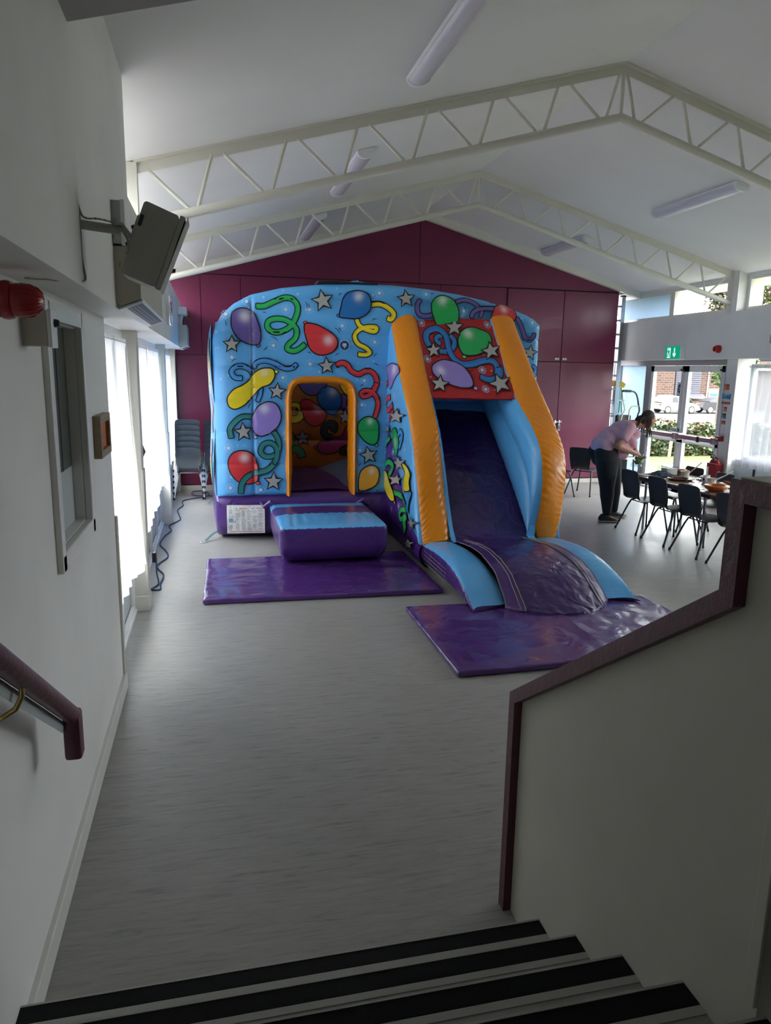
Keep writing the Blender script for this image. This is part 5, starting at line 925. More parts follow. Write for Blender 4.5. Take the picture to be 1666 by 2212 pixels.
# blower cable along the wall
cpts = [(-.66, 8.02, .24), (-.655, 7.95, .10), (-.63, 7.80, .012), (-.69, 7.62, .01), (-.60, 7.60, .01), (-.61, 7.80, .01), (-.60, 8.15, .01), (-.70, 8.55, .01), (-.60, 8.95, .01), (-.65, 9.3, .01), (-.74, 9.65, .01), (-.71, 10.1, .01), (-.64, 10.45, .01), (-.68, 10.8, .01), (-.55, 11.2, .01), (-.57, 11.5, .01), (-.62, 12.0, .01), (-.55, 12.4, .01), (-.55, 12.9, .01), (-.15, 13.3, .01), (-.20, 13.8, .012), (-.42, 13.75, .02), (-.38, 13.35, .015), (-.02, 13.3, .01), (.35, 13.4, .01), (.6, 13.3, .01)]
cpts = [(max(a, -.63) if 6.9 < b < 7.2 or 10.85 < b < 11.2 else a, b, c) for a, b, c in cpts]
cbl = thing('extension_cable', 'blue power cable snaking along the floor under the left windows', 'cable', (-.6, 9, 0))
part('cable', M().tube(spline(cpts, 6), .0095, 6), 'cable_blue', cbl)
part('plug', M().box(-.70, -.655, 7.98, 8.09, .20, .31, ch=.008), 'dark_plastic', cbl, smooth=False)
# ------------------------------------------------------------------ polypropylene chairs
def make_chair(shell, leg, label):
    t = thing('stacking_chair', label, 'chair')
    # profile in (x forward, z up): backrest top -> seat front
    PR = [(-.265, .925), (-.262, .90), (-.245, .80), (-.225, .70), (-.215, .62), (-.205, .56), (-.17, .515), (-.10, .495), (0, .492), (.10, .50), (.19, .505), (.235, .495), (.25, .475)]
    WD = [.165, .205, .218, .215, .205, .195, .195, .205, .215, .215, .208, .19, .165]
    pr = spline([(a, 0, b) for a, b in PR], 4); wd = [q.x for q in spline([(a, 0, 0) for a in WD], 4)]; k = len(pr)
    m = M()
    for side in (0, 1):
        vs = []; n = 16
        for i, p in enumerate(pr):
            d = (pr[min(i+1, k-1)]-pr[max(i-1, 0)]).normalized(); nn = Vector((d.z, 0, -d.x))
            for j in range(n+1):
                s = 2*j/n-1; edge = abs(s)**5*.018; cup = .012*(1-s*s)*(1 if i < 20 else .4)
                q = p+nn*(-cup*1+edge*1.0 if True else 0)+nn*(.007 if side else 0)
                vs.append(Vector((q.x, s*wd[i], q.z)))
        fs = [(i*(n+1)+j, (i+1)*(n+1)+j, (i+1)*(n+1)+j+1, i*(n+1)+j+1) for i in range(k-1) for j in range(n)]
        m.add(vs, fs if side else [f[::-1] for f in fs])
    n = 17; T = k*n
    rim = [i*n for i in range(k)]+[(k-1)*n+j for j in range(1, n)]+[i*n+n-1 for i in range(k-2, -1, -1)]+[j for j in range(n-2, 0, -1)]
    m.f += [(rim[i], rim[(i+1) % len(rim)], rim[(i+1) % len(rim)]+T, rim[i]+T) for i in range(len(rim))]; m.mi += [1]*len(rim)
    part('seat_shell', m, [shell, 'chair_rim_highlight' if shell == 'chair_grey' else shell], t, ang=60)  # grey shells get a lighter rim colour for the light their edges catch
    for s in (-1, 1):
        yb = s*.155
        part('leg', M().tube([(.02, yb, .478), (.12, yb*1.02, .475), (.17, s*.175, .455), (.20, s*.20, .38), (.255, s*.262, .02)], .0135, 8), leg, t)
        part('leg', M().tube([(.02, yb, .478), (-.06, yb*1.02, .472), (-.10, s*.175, .455), (-.135, s*.195, .38), (-.275, s*.262, .02)], .0135, 8), leg, t)
        for x in (.257, -.278): part('rubber_foot', M().tube([(x, s*.264, .04), (x+.002*s, s*.266, .0)], [.014, .018], 10), 'black_rubber', t)
        part('back_clip', M().tube([(-.19, s*.17, .50), (-.235, s*.175, .53), (-.245, s*.178, .60)], .009, 6), leg, t)
    for x in (.17, -.10): part('crossbar', M().tube([(x, -.175, .455), (x, .175, .455)], .009, 8), leg, t)
    return t
CH = make_chair('chair_black', 'chair_leg', 'black plastic chair at the near side of the table, closest to the bending woman')
CH.location = (6.215, 9.42, 0); CH.rotation_euler = (0, 0, .03); CH['group'] = 'chairs around the set table'
for x, y, rz, lab_ in ((6.20, 8.71, .02, 'second black chair from the woman on the near side of the table'), (6.20, 8.03, .05, 'third black chair from the woman on the near side of the table'), (6.24, 7.33, .08, 'black chair on near side of table half hidden by the stair wall post'),
    (6.93, 9.66, PI+.03, 'black chair on the far side of the table in front of the glass doors'), (6.93, 8.98, PI-.04, 'black chair on the far side of the table in front of the red extinguisher'),
    (7.00, 12.66, .62, 'lone black chair with its back to us by the magenta cupboard'), (6.28, 12.45, .5, 'black chair behind the slide with only one foot showing')):
    d = dup(CH, (x, y, 0), rz, lab_, 'chairs around the set table' if y < 11 else None)
    if y > 11 and 'group' in d: del d['group']
G = make_chair('chair_grey', 'chair_leg_silver', 'lowest dark grey chair of the stack beside the far left curtain')
G.location = (-.46, 13.28, 0); G.rotation_euler = (0, 0, PI/2); G['group'] = 'stacked grey chairs at the back left'
nth = ['lowest', 'second', 'third', 'fourth', 'fifth', 'topmost']
for sx_, nm in ((-.46, 'of the stack beside the far left curtain'), (.04, 'of the stack half hidden behind the castle')):
    for k in range(6):
        if sx_ < -.4 and k == 0: continue
        dup(G, (sx_, 13.28+.035*k, .095*k), PI/2, ('%s dark grey chair %s' % (nth[k], nm)) if k in (0, 5) else '%s dark grey chair from the floor %s' % (nth[k], nm), 'stacked grey chairs at the back left')
# ------------------------------------------------------------------ table and what is on it
TZ = .82
for yc, lb_ in ((8.85, 'long wooden folding table laid with bowls and plates by the doors'), (6.98, 'wooden folding table at the end hidden by the stair wall')):
    tb = thing('folding_table', lb_, 'table', (6.63, yc, 0))
    y0, y1 = yc-.93, yc+.93
    part('tabletop', M().box(6.17, 7.08, y0, y1, TZ-.025, TZ, ch=.006), 'wood_table', tb, smooth=False); part('edge_rail', M().box(6.21, 7.04, y0+.05, y1-.05, TZ-.075, TZ-.026), 'table_edge', tb, smooth=False)
    for sy_ in (y0+.25, y1-.25):
        for x in (6.30, 6.95): part('leg', M().tube([(x, sy_, TZ-.07), (x, sy_, .0)], .018, 10), 'chair_leg_silver', tb)
def lathe_thing(name, label, cat, x, y, z, prof, mt_, group=None, n=28):
    return solo(name, M().lathe(prof, n, ctr=(x, y, z)), mt_, label, cat, group)
def bowl(x, y, r, h, mt_, label, name='bowl', z=TZ, group=None):
    P = [(r*.55, 0), (r*.62, .004), (r*.9, h*.5), (r, h), (r*.97, h+.004), (r*.88, h*.9), (r*.78, h*.45), (r*.5, .012), (0, .010)]
    return lathe_thing(name, label, 'bowl', x, y, z, P, mt_, group)
def plate(x, y, r, label, mt_='plate_white', z=TZ, group='small plates on the table', name='plate'):
    return lathe_thing(name, label, 'plate', x, y, z, [(r*.5, 0), (r*.6, .003), (r, .012), (r*.99, .015), (r*.62, .008), (0, .006)], mt_, group)
def ring(x, y, R, r, label, mt_, name, cat, z=TZ+.02):
    m = M(); pts = [(x+R*math.cos(t*PI/14), y+R*math.sin(t*PI/14), z+r*.9) for t in range(28)]; m.tube(pts+[pts[0]], r, 10, caps=False)
    return solo(name, m, mt_, label, cat)
b1 = bowl(6.42, 8.14, .155, .065, 'terracotta', 'wide orange terracotta dish at the near right of the table'); ring(6.42, 8.14, .13, .022, 'ring of glossy brown sausage in the near terracotta dish', 'terracotta', 'sausage_ring', 'sausage', TZ+.038)
b2 = bowl(6.47, 9.02, .15, .035, 'brown_glaze', 'dark brown glazed dish near the middle of the table', 'serving_dish')
b3 = bowl(6.93, 9.62, .13, .065, 'terracotta', 'orange terracotta dish at the far end of the table under a wooden spoon'); 
b4 = bowl(6.83, 8.02, .115, .075, 'terracotta', 'orange terracotta pot at the right end of the table by the stair wall')
ring(6.93, 9.62, .08, .025, 'sausage coil in the far terracotta dish', 'sausage', 'sausage_coil', 'sausage', TZ+.03)
def spoon(p, q, label, bowl_end=.028, mt_='spoon_wood', name='wooden_spoon'):
    p, q = Vector(p), Vector(q); t = solo(name, M().tube([p, p.lerp(q, .7), q], [.006, .007, .008], 8).ell(q, (bowl_end, bowl_end*.8, bowl_end*.55), n=12, m=8), mt_, label, 'spoon'); return t
spoon((6.86, 9.66, .86), (6.78, 9.86, .93), 'brown wooden spoon standing out of the far terracotta dish', .035, 'sausage')
def cup(x, y, label):
    t = thing('cream_pot', label, 'pot', (x, y, TZ), group='patterned cream pots with white spoons'); part('cup', M().lathe([(.05, 0), (.055, .03), (.053, .036), (.066, .09), (.068, .094), (.06, .09), (.045, .04), (0, .035)], 24, ctr=(x, y, TZ)), 'pot_cream', t); return t
cup(6.78, 9.30, 'patterned cream pot beside the far terracotta dish'); cup(6.72, 8.62, 'patterned cream pot in the middle of the table by the blue and white jug')
spoon((6.80, 9.28, .86), (6.92, 9.14, 1.06), 'white spoon leaning in the pot near the far dish', .012, 'plate_white', 'serving_spoon'); spoon((6.74, 8.60, .87), (6.86, 8.40, 1.03), 'white spoon leaning right in the middle pot', .012, 'plate_white', 'serving_spoon')
spoon((6.60, 8.60, .84), (6.72, 8.42, .96), 'shorter white spoon resting against the middle pot', .012, 'plate_white', 'serving_spoon')
for x, y, r, lb_ in ((6.82, 9.98-.02, .10, 'white saucer at the far left of the table'), (6.92, 9.05, .11, 'white plate under the dark ladle'), (6.98, 8.62, .11, 'stacked white plates behind the middle pot'), (6.80, 8.36, .12, 'pale plate with salad between pot and terracotta pot'), (6.55, 7.93, .13, 'pale plate before the right terracotta pot')): plate(x, y, r, lb_)
jg = thing('patterned_jug', 'dark blue and white patterned jug beside the middle cream pot', 'jug', (6.78, 8.82, TZ)); part('body', M().lathe([(.04, 0), (.062, .03), (.065, .06), (.045, .09), (.05, .105), (.042, .1), (.03, .05), (0, .03)], 24, ctr=(6.78, 8.82, TZ)), 'plate_white', jg)
part('pattern_spot', M().ell((6.722, 8.80, TZ+.05), (.008, .022, .024)), 'blue_cloth', jg); part('pattern_spot', M().ell((6.735, 8.86, TZ+.06), (.01, .014, .014)), 'blue_cloth', jg)
solo('ladle', M().ell((6.90, 9.05, TZ+.035), (.05, .06, .025)).tube([(6.86, 9.0, TZ+.03), (6.74, 8.93, TZ+.03)], .01, 8), 'chrome', 'shiny spoon lying on the white plate at the middle of the table', 'spoon')
solo('dark_ladle', M().ell((6.52, 8.82, TZ+.03), (.035, .04, .018)).tube([(6.55, 8.85, TZ+.03), (6.66, 8.92, TZ+.035)], .012, 8), 'brown_glaze', 'dark brown spoon beside the brown glazed dish', 'spoon')
solo('sausage', M().tube([(6.73, 8.22, TZ+.05), (6.70, 8.26, TZ+.08), (6.66, 8.31, TZ+.09)], [.018, .024, .016], 10), 'sausage', 'small sausage standing on the salad plate', 'sausage')
solo('bread_roll', M().ell((6.56, 7.86, TZ+.03), (.045, .06, .025)), 'sausage', 'brown bread roll beside the near terracotta dish', 'bread')
m = M(); m.grid(lambda u, v: Vector((6.36+.36*u, 9.34+.36*v, TZ+.008+.055*math.sin(PI*u)*math.sin(PI*v)*(1+.7*noise.noise((u*5, v*5, 2)))+.02*abs(noise.noise((u*9, v*7, 4)))*math.sin(PI*u))), 26, 26); solo('blue_cloth', m, 'blue_cloth', 'crumpled dark blue cloth at the left end of the table', 'cloth')
solo('placemat', M().box(6.22, 6.50, 9.42, 9.74, TZ, TZ+.008, ch=.003), 'placemat', 'brown placemat under the edge of the blue cloth', 'placemat', smooth=False)
solo('placemat', M().box(6.22, 6.62, 8.84, 9.22, TZ, TZ+.006, ch=.003), 'placemat', 'brown placemat under the dark glazed dish', 'placemat', smooth=False).location.z -= .0
solo('paper_label', M().box(6.20, 6.34, 8.26, 8.42, TZ, TZ+.004), 'plate_white', 'small white card on the table edge before the terracotta dish', 'card', smooth=False)
solo('storage_box', M().box(6.62, 6.95, 9.86+.03, 10.18, TZ, TZ+.15, ch=.01) if False else M().box(6.60, 6.86, 9.50, 9.74, TZ+.0, TZ+.14, ch=.008), 'bag_plastic', 'clear plastic food bag standing at the left end of the table', 'bag', smooth=False)
solo('food_packet', M().box(6.64, 6.82, 9.54, 9.70, TZ+.002, TZ+.10, ch=.01), 'ink_white', 'pale food packet inside the clear bag on the table', 'packet', smooth=False)
# ------------------------------------------------------------------ right wall, ladders, signs
ex = thing('exit_sign', 'green illuminated running man exit sign with down arrow above the glass doors', 'exit sign', (8.54, 12.38, 2.61))
part('housing', M().box(8.50, 8.60, 12.14, 12.62, 2.60, 2.86, ch=.006), 'white_plastic', ex, smooth=False)
fc = part('sign_face', M().box(8.488, 8.501, 12.16, 12.61, 2.613, 2.852), 'sign_green', ex, smooth=False)
def onx(x, yc, zc, polys, name, mt_, par):
    m = M()
    for P in polys: m.prism([(yc-a, zc+b) for a, b in P], 'x', x-.002, x)
    return part(name, m, mt_, par, smooth=False)
# a is to the right as seen from the hall
onx(8.488, 12.385, 2.73, [[(-.15, .09), (-.05, .09), (-.05, -.10), (-.15, -.10)]], 'pictogram_door', 'sign_white', fc)
onx(8.486, 12.385, 2.73, [[(-.115, .075), (-.095, .075), (-.095, .055), (-.115, .055)], [(-.13, .045), (-.09, .045), (-.075, -.01), (-.115, -.02)], [(-.13, .045), (-.155, .01), (-.145, .0), (-.12, .03)], [(-.09, .04), (-.06, .02), (-.065, .01), (-.09, .025)], [(-.115, -.01), (-.14, -.06), (-.17, -.07), (-.17, -.085), (-.13, -.075), (-.095, -.02)], [(-.085, -.01), (-.075, -.05), (-.09, -.09), (-.075, -.09), (-.055, -.05), (-.075, -.005)]], 'pictogram_running_man', 'sign_green', fc)
onx(8.488, 12.385, 2.73, [[(.055, .085), (.085, .085), (.085, -.03), (.115, -.005), (.115, -.04), (.07, -.09), (.025, -.04), (.025, -.005), (.055, -.03)]], 'pictogram_arrow', 'sign_white', fc)
al = thing('alarm_sounder', 'small round red alarm sounder on the white band above the glass doors', 'alarm', (8.55, 11.2, 2.72))
part('base', M().lathe([(0, 0), (.066, 0), (.066, .04), (.05, .045), (0, .045)], 24, mtx=Matrix.Rotation(-PI/2, 4, 'Y'), ctr=(8.6, 11.2, 2.77)), 'red_plastic', al); part('horn', M().lathe([(0, 0), (.055, 0), (.06, .03), (.045, .055), (0, .06)], 24, mtx=Matrix.Rotation(-PI/2, 4, 'Y'), ctr=(8.555, 11.2, 2.77)), 'red_plastic', al)
el = thing('emergency_light', 'white emergency light fitting under the band above the sheer curtain', 'light', (8.55, 9.85, 2.55)); part('body', M().box(8.46, 8.6, 9.6, 10.05, 2.565, 2.60, ch=.005), 'white_plastic', el, smooth=False); part('lens', M().box(8.47, 8.59, 9.62, 10.03, 2.545, 2.566), 'diffuser', el, smooth=False)
nn_ = solo('notice', M().box(8.592, 8.599, 9.80, 10.02, 2.83, 2.96), 'ink_grey', 'grey notice on the white band at the right edge of the view', 'notice', smooth=False)
def sign(name, label, y0, y1, z0, z1, mt_, bits):
    t = thing(name, label, 'sign', (8.745, (y0+y1)/2, z0)); part('plate', M().box(8.742, 8.749, y0, y1, z0, z1), mt_, t, smooth=False)
    if bits:
        m_ = {}
        for a, b, c, d, k in bits: m_.setdefault(k, M()).box(8.739, 8.743, y1-(y1-y0)*b, y1-(y1-y0)*a, z0+(z1-z0)*c, z0+(z1-z0)*d)
        for k, q in m_.items(): part({'ink_white': 'white_print', 'ink_orange': 'yellow_print', 'ink_blue': 'blue_print'}.get(k, 'print'), q, k, t, smooth=False)
    return t
sign('fire_sign', 'red and yellow call point sign, topmost on the pillar beside the doors', 11.03, 11.14, 2.075, 2.17, 'ink_red', [(.1, .45, .08, .6, 'ink_orange'), (.15, .4, .68, .9, 'ink_orange'), (.7, .9, .1, .7, 'ink_orange')])
sign('information_sign', 'blue fire action notice with white lettering on the pillar beside the doors', 10.965, 11.18, 1.915, 2.0, 'ink_blue', [(.2, .85, .75, .88, 'ink_white'), (.12, .35, .45, .55, 'ink_white'), (.4, .62, .15, .25, 'ink_white'), (.0, .5, -.05, .02, 'ink_white')])
sign('warning_strip', 'narrow red notice with a white line under the blue notice on the pillar', 10.965, 11.18, 1.825, 1.865, 'ink_red', [(.02, .98, .3, .38, 'ink_white')])
sign('extinguisher_sign', 'red and white extinguisher sign on the pillar under the narrow red notice', 11.035, 11.135, 1.70, 1.78, 'ink_red', [(.15, .38, .12, .88, 'ink_white'), (.65, .9, .2, .5, 'ink_white')])
sign('first_aid_sign', 'dark green sign with white writing on the pillar', 11.04, 11.135, 1.575, 1.665, 'stepladder_green', [(.15, .6, .55, .62, 'ink_white'), (.2, .85, .25, .32, 'ink_white'), (.15, .5, .1, .16, 'ink_white')])
sign('small_fire_sign', 'small crimson sign, lowest of the signs on the pillar', 11.035, 11.13, 1.475, 1.54, 'ink_red', [(.2, .8, .2, .3, 'ink_white'), (.45, .55, .5, .7, 'ink_white')])
sign('light_switch', 'pale switch plate on the pillar above the red call point', 11.05, 11.12, 1.35, 1.42, 'white_plastic', [])
cpo = thing('call_point', 'red break-glass call point on the pillar at push bar height', 'call point', (8.71, 11.1, 1.17)); part('box', M().box(8.66, 8.75, 11.03, 11.15, 1.175, 1.265, ch=.006), 'red_box', cpo, smooth=False); part('glass_plate', M().box(8.655, 8.661, 11.07, 11.13, 1.20, 1.235), 'ink_white', cpo, smooth=False)
fe = thing('extinguisher_stand', 'red extinguisher stand with two extinguishers beside the pillar', 'fire extinguisher', (8.58, 11.02, 0))
part('stand', M().box(8.56, 8.72, 10.93, 11.17, .0, .79, ch=.015), 'red_box', fe, smooth=False); part('panel_print', M().box(8.555, 8.561, 11.10, 11.155, .45, .72), 'ink_white', fe, smooth=False)
for y in (10.99, 11.11):
    c = part('cylinder', M().lathe([(0, 0), (.052, 0), (.055, .01), (.055, .14), (.04, .18), (.018, .2), (.018, .22), (0, .22)], 20, ctr=(8.64, y, .66)), 'red_plastic', fe)
    part('valve', M().box(8.585, 8.615, y-.012, y+.012, .87, .91, ch=.004).tube([(8.60, y, .90), (8.60, y+.06, .94)], .008, 6).tube([(8.60, y, .89), (8.60, y-.05, .90), (8.58, y-.06, .84)], .008, 6), 'dark_plastic', c)
ds = thing('push_sign', 'cream and dark green push-bar-to-open sign on the left glass door', 'sign', (8.875, 12.64, 1.17)); part('plate', M().box(8.868, 8.874, 12.49, 12.80, 1.17, 1.235), 'pot_cream', ds, smooth=False); part('band', M().box(8.866, 8.874, 12.49, 12.80, 1.235, 1.285), 'stepladder_green', ds, smooth=False)
mt = Matrix.Translation((8.864, 12.645, 1.262)) @ Matrix(((0, 0, -1, 0), (-1, 0, 0, 0), (0, 1, 0, 0), (0, 0, 0, 1)))
text_mesh('Push bar to open', .034, mt, 'ink_white', 'lettering', ds)
os_ = thing('door_sticker', 'pale square sticker with a dark oval reading door will auto-open, on the left glass door', 'sign', (8.885, 12.57, 1.93))
part('sheet', M().box(8.884, 8.888, 12.46, 12.69, 1.93, 2.17), 'plate_white', os_, smooth=False)
m = M(); m.prism([(12.565+.10*math.cos(t*PI/16), 2.05+.105*math.sin(t*PI/16)) for t in range(32)], 'x', 8.881, 8.884); part('oval', m, 'blue_cloth', os_, smooth=False)
for s_, zz in (('Door will', 2.068), ('auto-open', 2.03)): text_mesh(s_, .036, Matrix.Translation((8.880, 12.565, zz)) @ Matrix(((0, 0, -1, 0), (-1, 0, 0, 0), (0, 1, 0, 0), (0, 0, 0, 1))), 'ink_white', 'lettering', os_)
curtain(8.9, 10.78, 2.50, .78, 8.80, 11, .028, 'sheer white curtain on the right window nearest the pillar, gathered to one side', matn='curtain_sheer', lean=.03, sx=-1, seed=21, ytop=(8.9, 10.66), group='sheer curtains on the right')
curtain(7.15, 8.95, 2.50, .80, 8.80, 10, .028, 'sheer white curtain at the right edge of the view', matn='curtain_sheer', lean=.03, sx=-1, seed=23, group='sheer curtains on the right')
# ladders in the nook
ld = thing('tall_ladder', 'tall aluminium ladder standing behind the end of the magenta cupboard', 'ladder', (8.45, 14.42, 0))
for x in (8.30, 8.53): part('stile', M().box(x, x+.085, 14.36, 14.44, 0, 3.93, ch=.006), 'aluminium', ld, smooth=False)
part('stile_end', M().box(8.525, 8.62, 14.355, 14.445, 3.93, 3.96, ch=.006), 'black_rubber', ld, smooth=False)
for k in range(13): part('rung', M().tube([(8.36, 14.40, .25+.29*k), (8.55, 14.40, .25+.29*k)], .022, 10), 'aluminium', ld)
sl = thing('step_ladder', 'green fibreglass step ladder with yellow top behind the tall ladder', 'ladder', (8.66, 14.62, 0))
part('top_cap', M().prism([(8.42, 2.06), (8.82, 2.02), (8.86, 2.10), (8.78, 2.15), (8.48, 2.18)], 'y', 14.50, 14.70), 'yellow_plastic', sl, smooth=False)
for x0, x1, y1 in ((8.46, 8.36, 14.52), (8.80, 8.92, 14.52), (8.48, 8.42, 14.8), (8.80, 8.84, 14.8)): part('leg', M().tube([(x0, 14.6, 2.05), (x1, y1 if y1 > 14.6 else 14.45, 0)], .032, 6, ry=.016), 'stepladder_green', sl)
for k in range(6): z = .28+.29*k; part('tread', M().box(8.36+.02*k/2, 8.90-.02*k/2, 14.47, 14.56, z, z+.03, ch=.004), 'aluminium', sl, smooth=False)
tk = thing('platform_steps', 'black tubular hand rail of platform steps behind the woman', 'steps', (8.55, 13.75, 0))
part('hand_rail', M().tube(spline([(8.30, 13.7, 1.972), (8.50, 13.7, 1.968), (8.60, 13.7, 1.94), (8.66, 13.7, 1.85), (8.70, 13.7, 1.70), (8.735, 13.7, 1.56), (8.70, 13.7, 1.42), (8.68, 13.7, .9), (8.72, 13.7, .02)], 6), .017, 10), 'chair_leg', tk)
part('grip', M().tube([(8.31, 13.7, 1.972), (8.50, 13.7, 1.968)], .026, 12), 'black_rubber', tk)
part('side_loop', M().tube(spline([(8.50, 13.7, .6), (8.50, 13.7, 1.45), (8.52, 13.7, 1.60), (8.58, 13.7, 1.655), (8.72, 13.7, 1.655)], 6), .016, 10), 'speaker_grey', tk)
part('frame_tube', M().tube(spline([(8.33, 13.75, 1.95), (8.37, 13.75, 1.75), (8.42, 13.75, 1.58), (8.36, 13.75, 1.42), (8.30, 13.75, 1.0), (8.28, 13.75, .02)], 6), .014, 8), 'speaker_grey', tk)
part('tread', M().box(8.28, 8.72, 13.55, 13.85, .55, .59, ch=.006), 'speaker_grey', tk, smooth=False)
bx = solo('display_panel', M().box(8.36, 8.70, 13.92, 14.02, .0, 1.46, ch=.03), 'dark_plastic', 'dark panel standing behind the platform steps beside the nook', 'panel', smooth=False)
# dark ribbed case beside the stairs, at the frame's right edge
ec = M(); ec.box(1.27, 1.85, .35, 1.17, .85, 1.86, ch=.02)
eq = thing('equipment_case', 'dark ribbed equipment case beside the stair wall at the lower right edge', 'case', (1.56, .76, .85)); part('shell', ec, 'case_dark' if 'case_dark' in MATS else 'dark_plastic', eq, smooth=False)
m = M()
for k in range(40):
    z = .88+.024*k; m.box(1.33+.25*(k % 8)/8, 1.47+.25*(k % 8)/8, 1.165, 1.174, z, z+.007)
o_ = part('rib', m, 'chair_grey', eq, smooth=False); o_['kind'] = 'stuff'
# ------------------------------------------------------------------ the woman
pw = thing('person', 'woman in a lilac t-shirt and black trousers bending over the table end', 'person', (6.15, 10.2, 0))
def cap(m, a, b, ra, rb, n=14, k=5, flat=1.0, ax=None):
    """tapered limb with round ends"""
    a, b = Vector(a), Vector(b); d = (b-a).normalized(); pts = []; R = []
    for i in range(k): t = -1+i/k; pts.append(a+d*ra*t); R.append(ra*math.sqrt(max(0.002, 1-t*t)))
    for i in range(6): pts.append(a.lerp(b, i/5)); R.append(ra+(rb-ra)*i/5)
    for i in range(1, k+1): t = i/k; pts.append(b+d*rb*t); R.append(rb*math.sqrt(max(0.002, 1-t*t)))
    m.tube(pts, R, n); return m
def rotY(a): return Matrix.Rotation(a, 3, 'Y')
# skin: head, neck, arms, hands, a hidden torso core (one surface)
HC = Vector((6.675, 10.20, 1.605)); HR = rotY(.62)      # head pitched forward, looking down
sk_ = M()
sk_.ell(HC, (.114, .092, .132), rot=HR, n=24, m=16)
sk_.ell(HC+HR @ Vector((.052, 0, -.058)), (.062, .060, .070), rot=HR)                     # jaw
sk_.ell(HC+HR @ Vector((.090, 0, -.112)), (.026, .026, .020), rot=HR)                      # chin
sk_.ell(HC+HR @ Vector((.110, 0, -.030)), (.020, .013, .026), rot=HR); sk_.ell(HC+HR @ Vector((.124, 0, -.045)), (.014, .015, .011), rot=HR)   # nose
for s in (-1, 1): sk_.ell(HC+HR @ Vector((.072, s*.040, -.040)), (.032, .028, .026), rot=HR); sk_.ell(HC+HR @ Vector((-.005, s*.088, -.025)), (.020, .010, .030), rot=HR)
sk_.ell(HC+HR @ Vector((.090, 0, .006)), (.022, .055, .012), rot=HR)                       # brow
cap(sk_, (6.36, 10.22, 1.52), HC+Vector((-.055, 0, -.055)), .062, .056)
cap(sk_, (5.98, 10.22, 1.15), (6.28, 10.22, 1.44), .09, .09)
# near arm: shoulder, elbow, wrist
SHn, ELn, WRn = Vector((6.245, 10.03, 1.475)), Vector((6.025, 9.93, 1.225)), Vector((6.355, 9.99, 1.105))
cap(sk_, SHn, ELn, .066, .055); cap(sk_, ELn, ELn.lerp(WRn, .45), .055, .050); cap(sk_, ELn.lerp(WRn, .4), WRn, .051, .033)
SHf, ELf, WRf = Vector((6.36, 10.42, 1.44)), Vector((6.66, 10.50, 1.22)), Vector((6.56, 10.30, 1.11))
cap(sk_, SHf, ELf, .064, .052); cap(sk_, ELf, WRf, .052, .032)
def hand(m, W, fdir, up, sp_, curl, s):
    f = Vector(fdir).normalized(); u = Vector(up).normalized(); u = (u-f*u.dot(f)).normalized(); l = f.cross(u)*s
    cap(m, W, W+f*.03, .030, .030); 
    for k in range(4):
        o = (k-1.5)*.0205; base = W+f*.075+l*o; cap(m, W+f*.02+l*o*.7, base, .017, .0125, 10)
        L = (.030, .035, .033, .026)[k]; a = base; d = f.copy()
        for j in range(3):
            d = (d*math.cos(curl)-u*math.sin(curl)).normalized(); d2 = (d+l*o*sp_).normalized(); b = a+d2*L*(1, .8, .65)[j]; cap(m, a, b, .0108-.0012*j, .0098-.0012*j, 10, 3); a = b; f2 = d
            uu = u; 
            d = d2
            # keep bending in the same plane
            u = (u-d*u.dot(d)).normalized()
        u = Vector(up).normalized(); u = (u-f*u.dot(f)).normalized()
    tb = W+f*.022-l*.030; t1 = tb+(f*.6-l*.5-u*.45).normalized()*.038; t2 = t1+(f*.8-u*.55+l*.25).normalized()*.030
    cap(m, W+f*.01-l*.015, tb, .018, .0145, 10); cap(m, tb, t1, .0135, .0118, 10, 3); cap(m, t1, t2, .0118, .0095, 10, 3)
hand(sk_, WRn+Vector((.015, .0, -.004)), (1, .15, -.12), (0, -.55, .8), 2.0, .55, 1)
hand(sk_, WRf+Vector((-.0, -.015, -.004)), (-.15, -.85, -.35), (.5, 0, .8), 2.0, .5, -1)
remesh(sk_, .0065, 'body', 'skin', pw, 3)
for s in (-1, 1):
    e = HC+HR @ Vector((.092, s*.034, -.018)); q = part('eye', M().ell(e, (.009, .013, .006), rot=HR), 'eye_dark', pw)
    part('eyebrow', M().tube([HC+HR @ Vector((.108, s*.016, .012)), HC+HR @ Vector((.106, s*.034, .018)), HC+HR @ Vector((.090, s*.054, .012))], [.003, .005, .003], 6), 'hair_brown', pw)
part('lips', M().ell(HC+HR @ Vector((.106, 0, -.082)), (.010, .024, .007), rot=HR), 'lips', pw)
# t-shirt
tsh = M(); R30 = rotY(.88)
for c, r_ in (((5.93, 10.22, 1.17), (.20, .235, .15)), ((6.02, 10.22, 1.26), (.20, .225, .165)), ((6.12, 10.22, 1.345), (.19, .22, .16)), ((6.22, 10.22, 1.43), (.16, .225, .145)), ((6.30, 10.22, 1.48), (.13, .20, .12)), ((6.16, 10.22, 1.14), (.14, .22, .12)), ((6.34, 10.20, 1.27), (.15, .18, .11)), ((6.22, 10.22, 1.20), (.17, .2, .12)), ((6.46, 10.24, 1.38), (.09, .15, .10)), ((6.38, 10.24, 1.33), (.12, .17, .12))): tsh.ell(c, r_, rot=R30, n=24, m=14)
cap(tsh, (6.25, 10.12, 1.49), SHn, .11, .105, 18); cap(tsh, SHn+Vector((.0, 0, .01)), SHn.lerp(ELn, .50)+Vector((.005, -.0, .01)), .105, .090, 18); cap(tsh, (6.30, 10.33, 1.46), SHf.lerp(ELf, .50), .092, .085, 18)
cap(tsh, (6.32, 10.22, 1.50), (6.43, 10.22, 1.545), .085, .066)
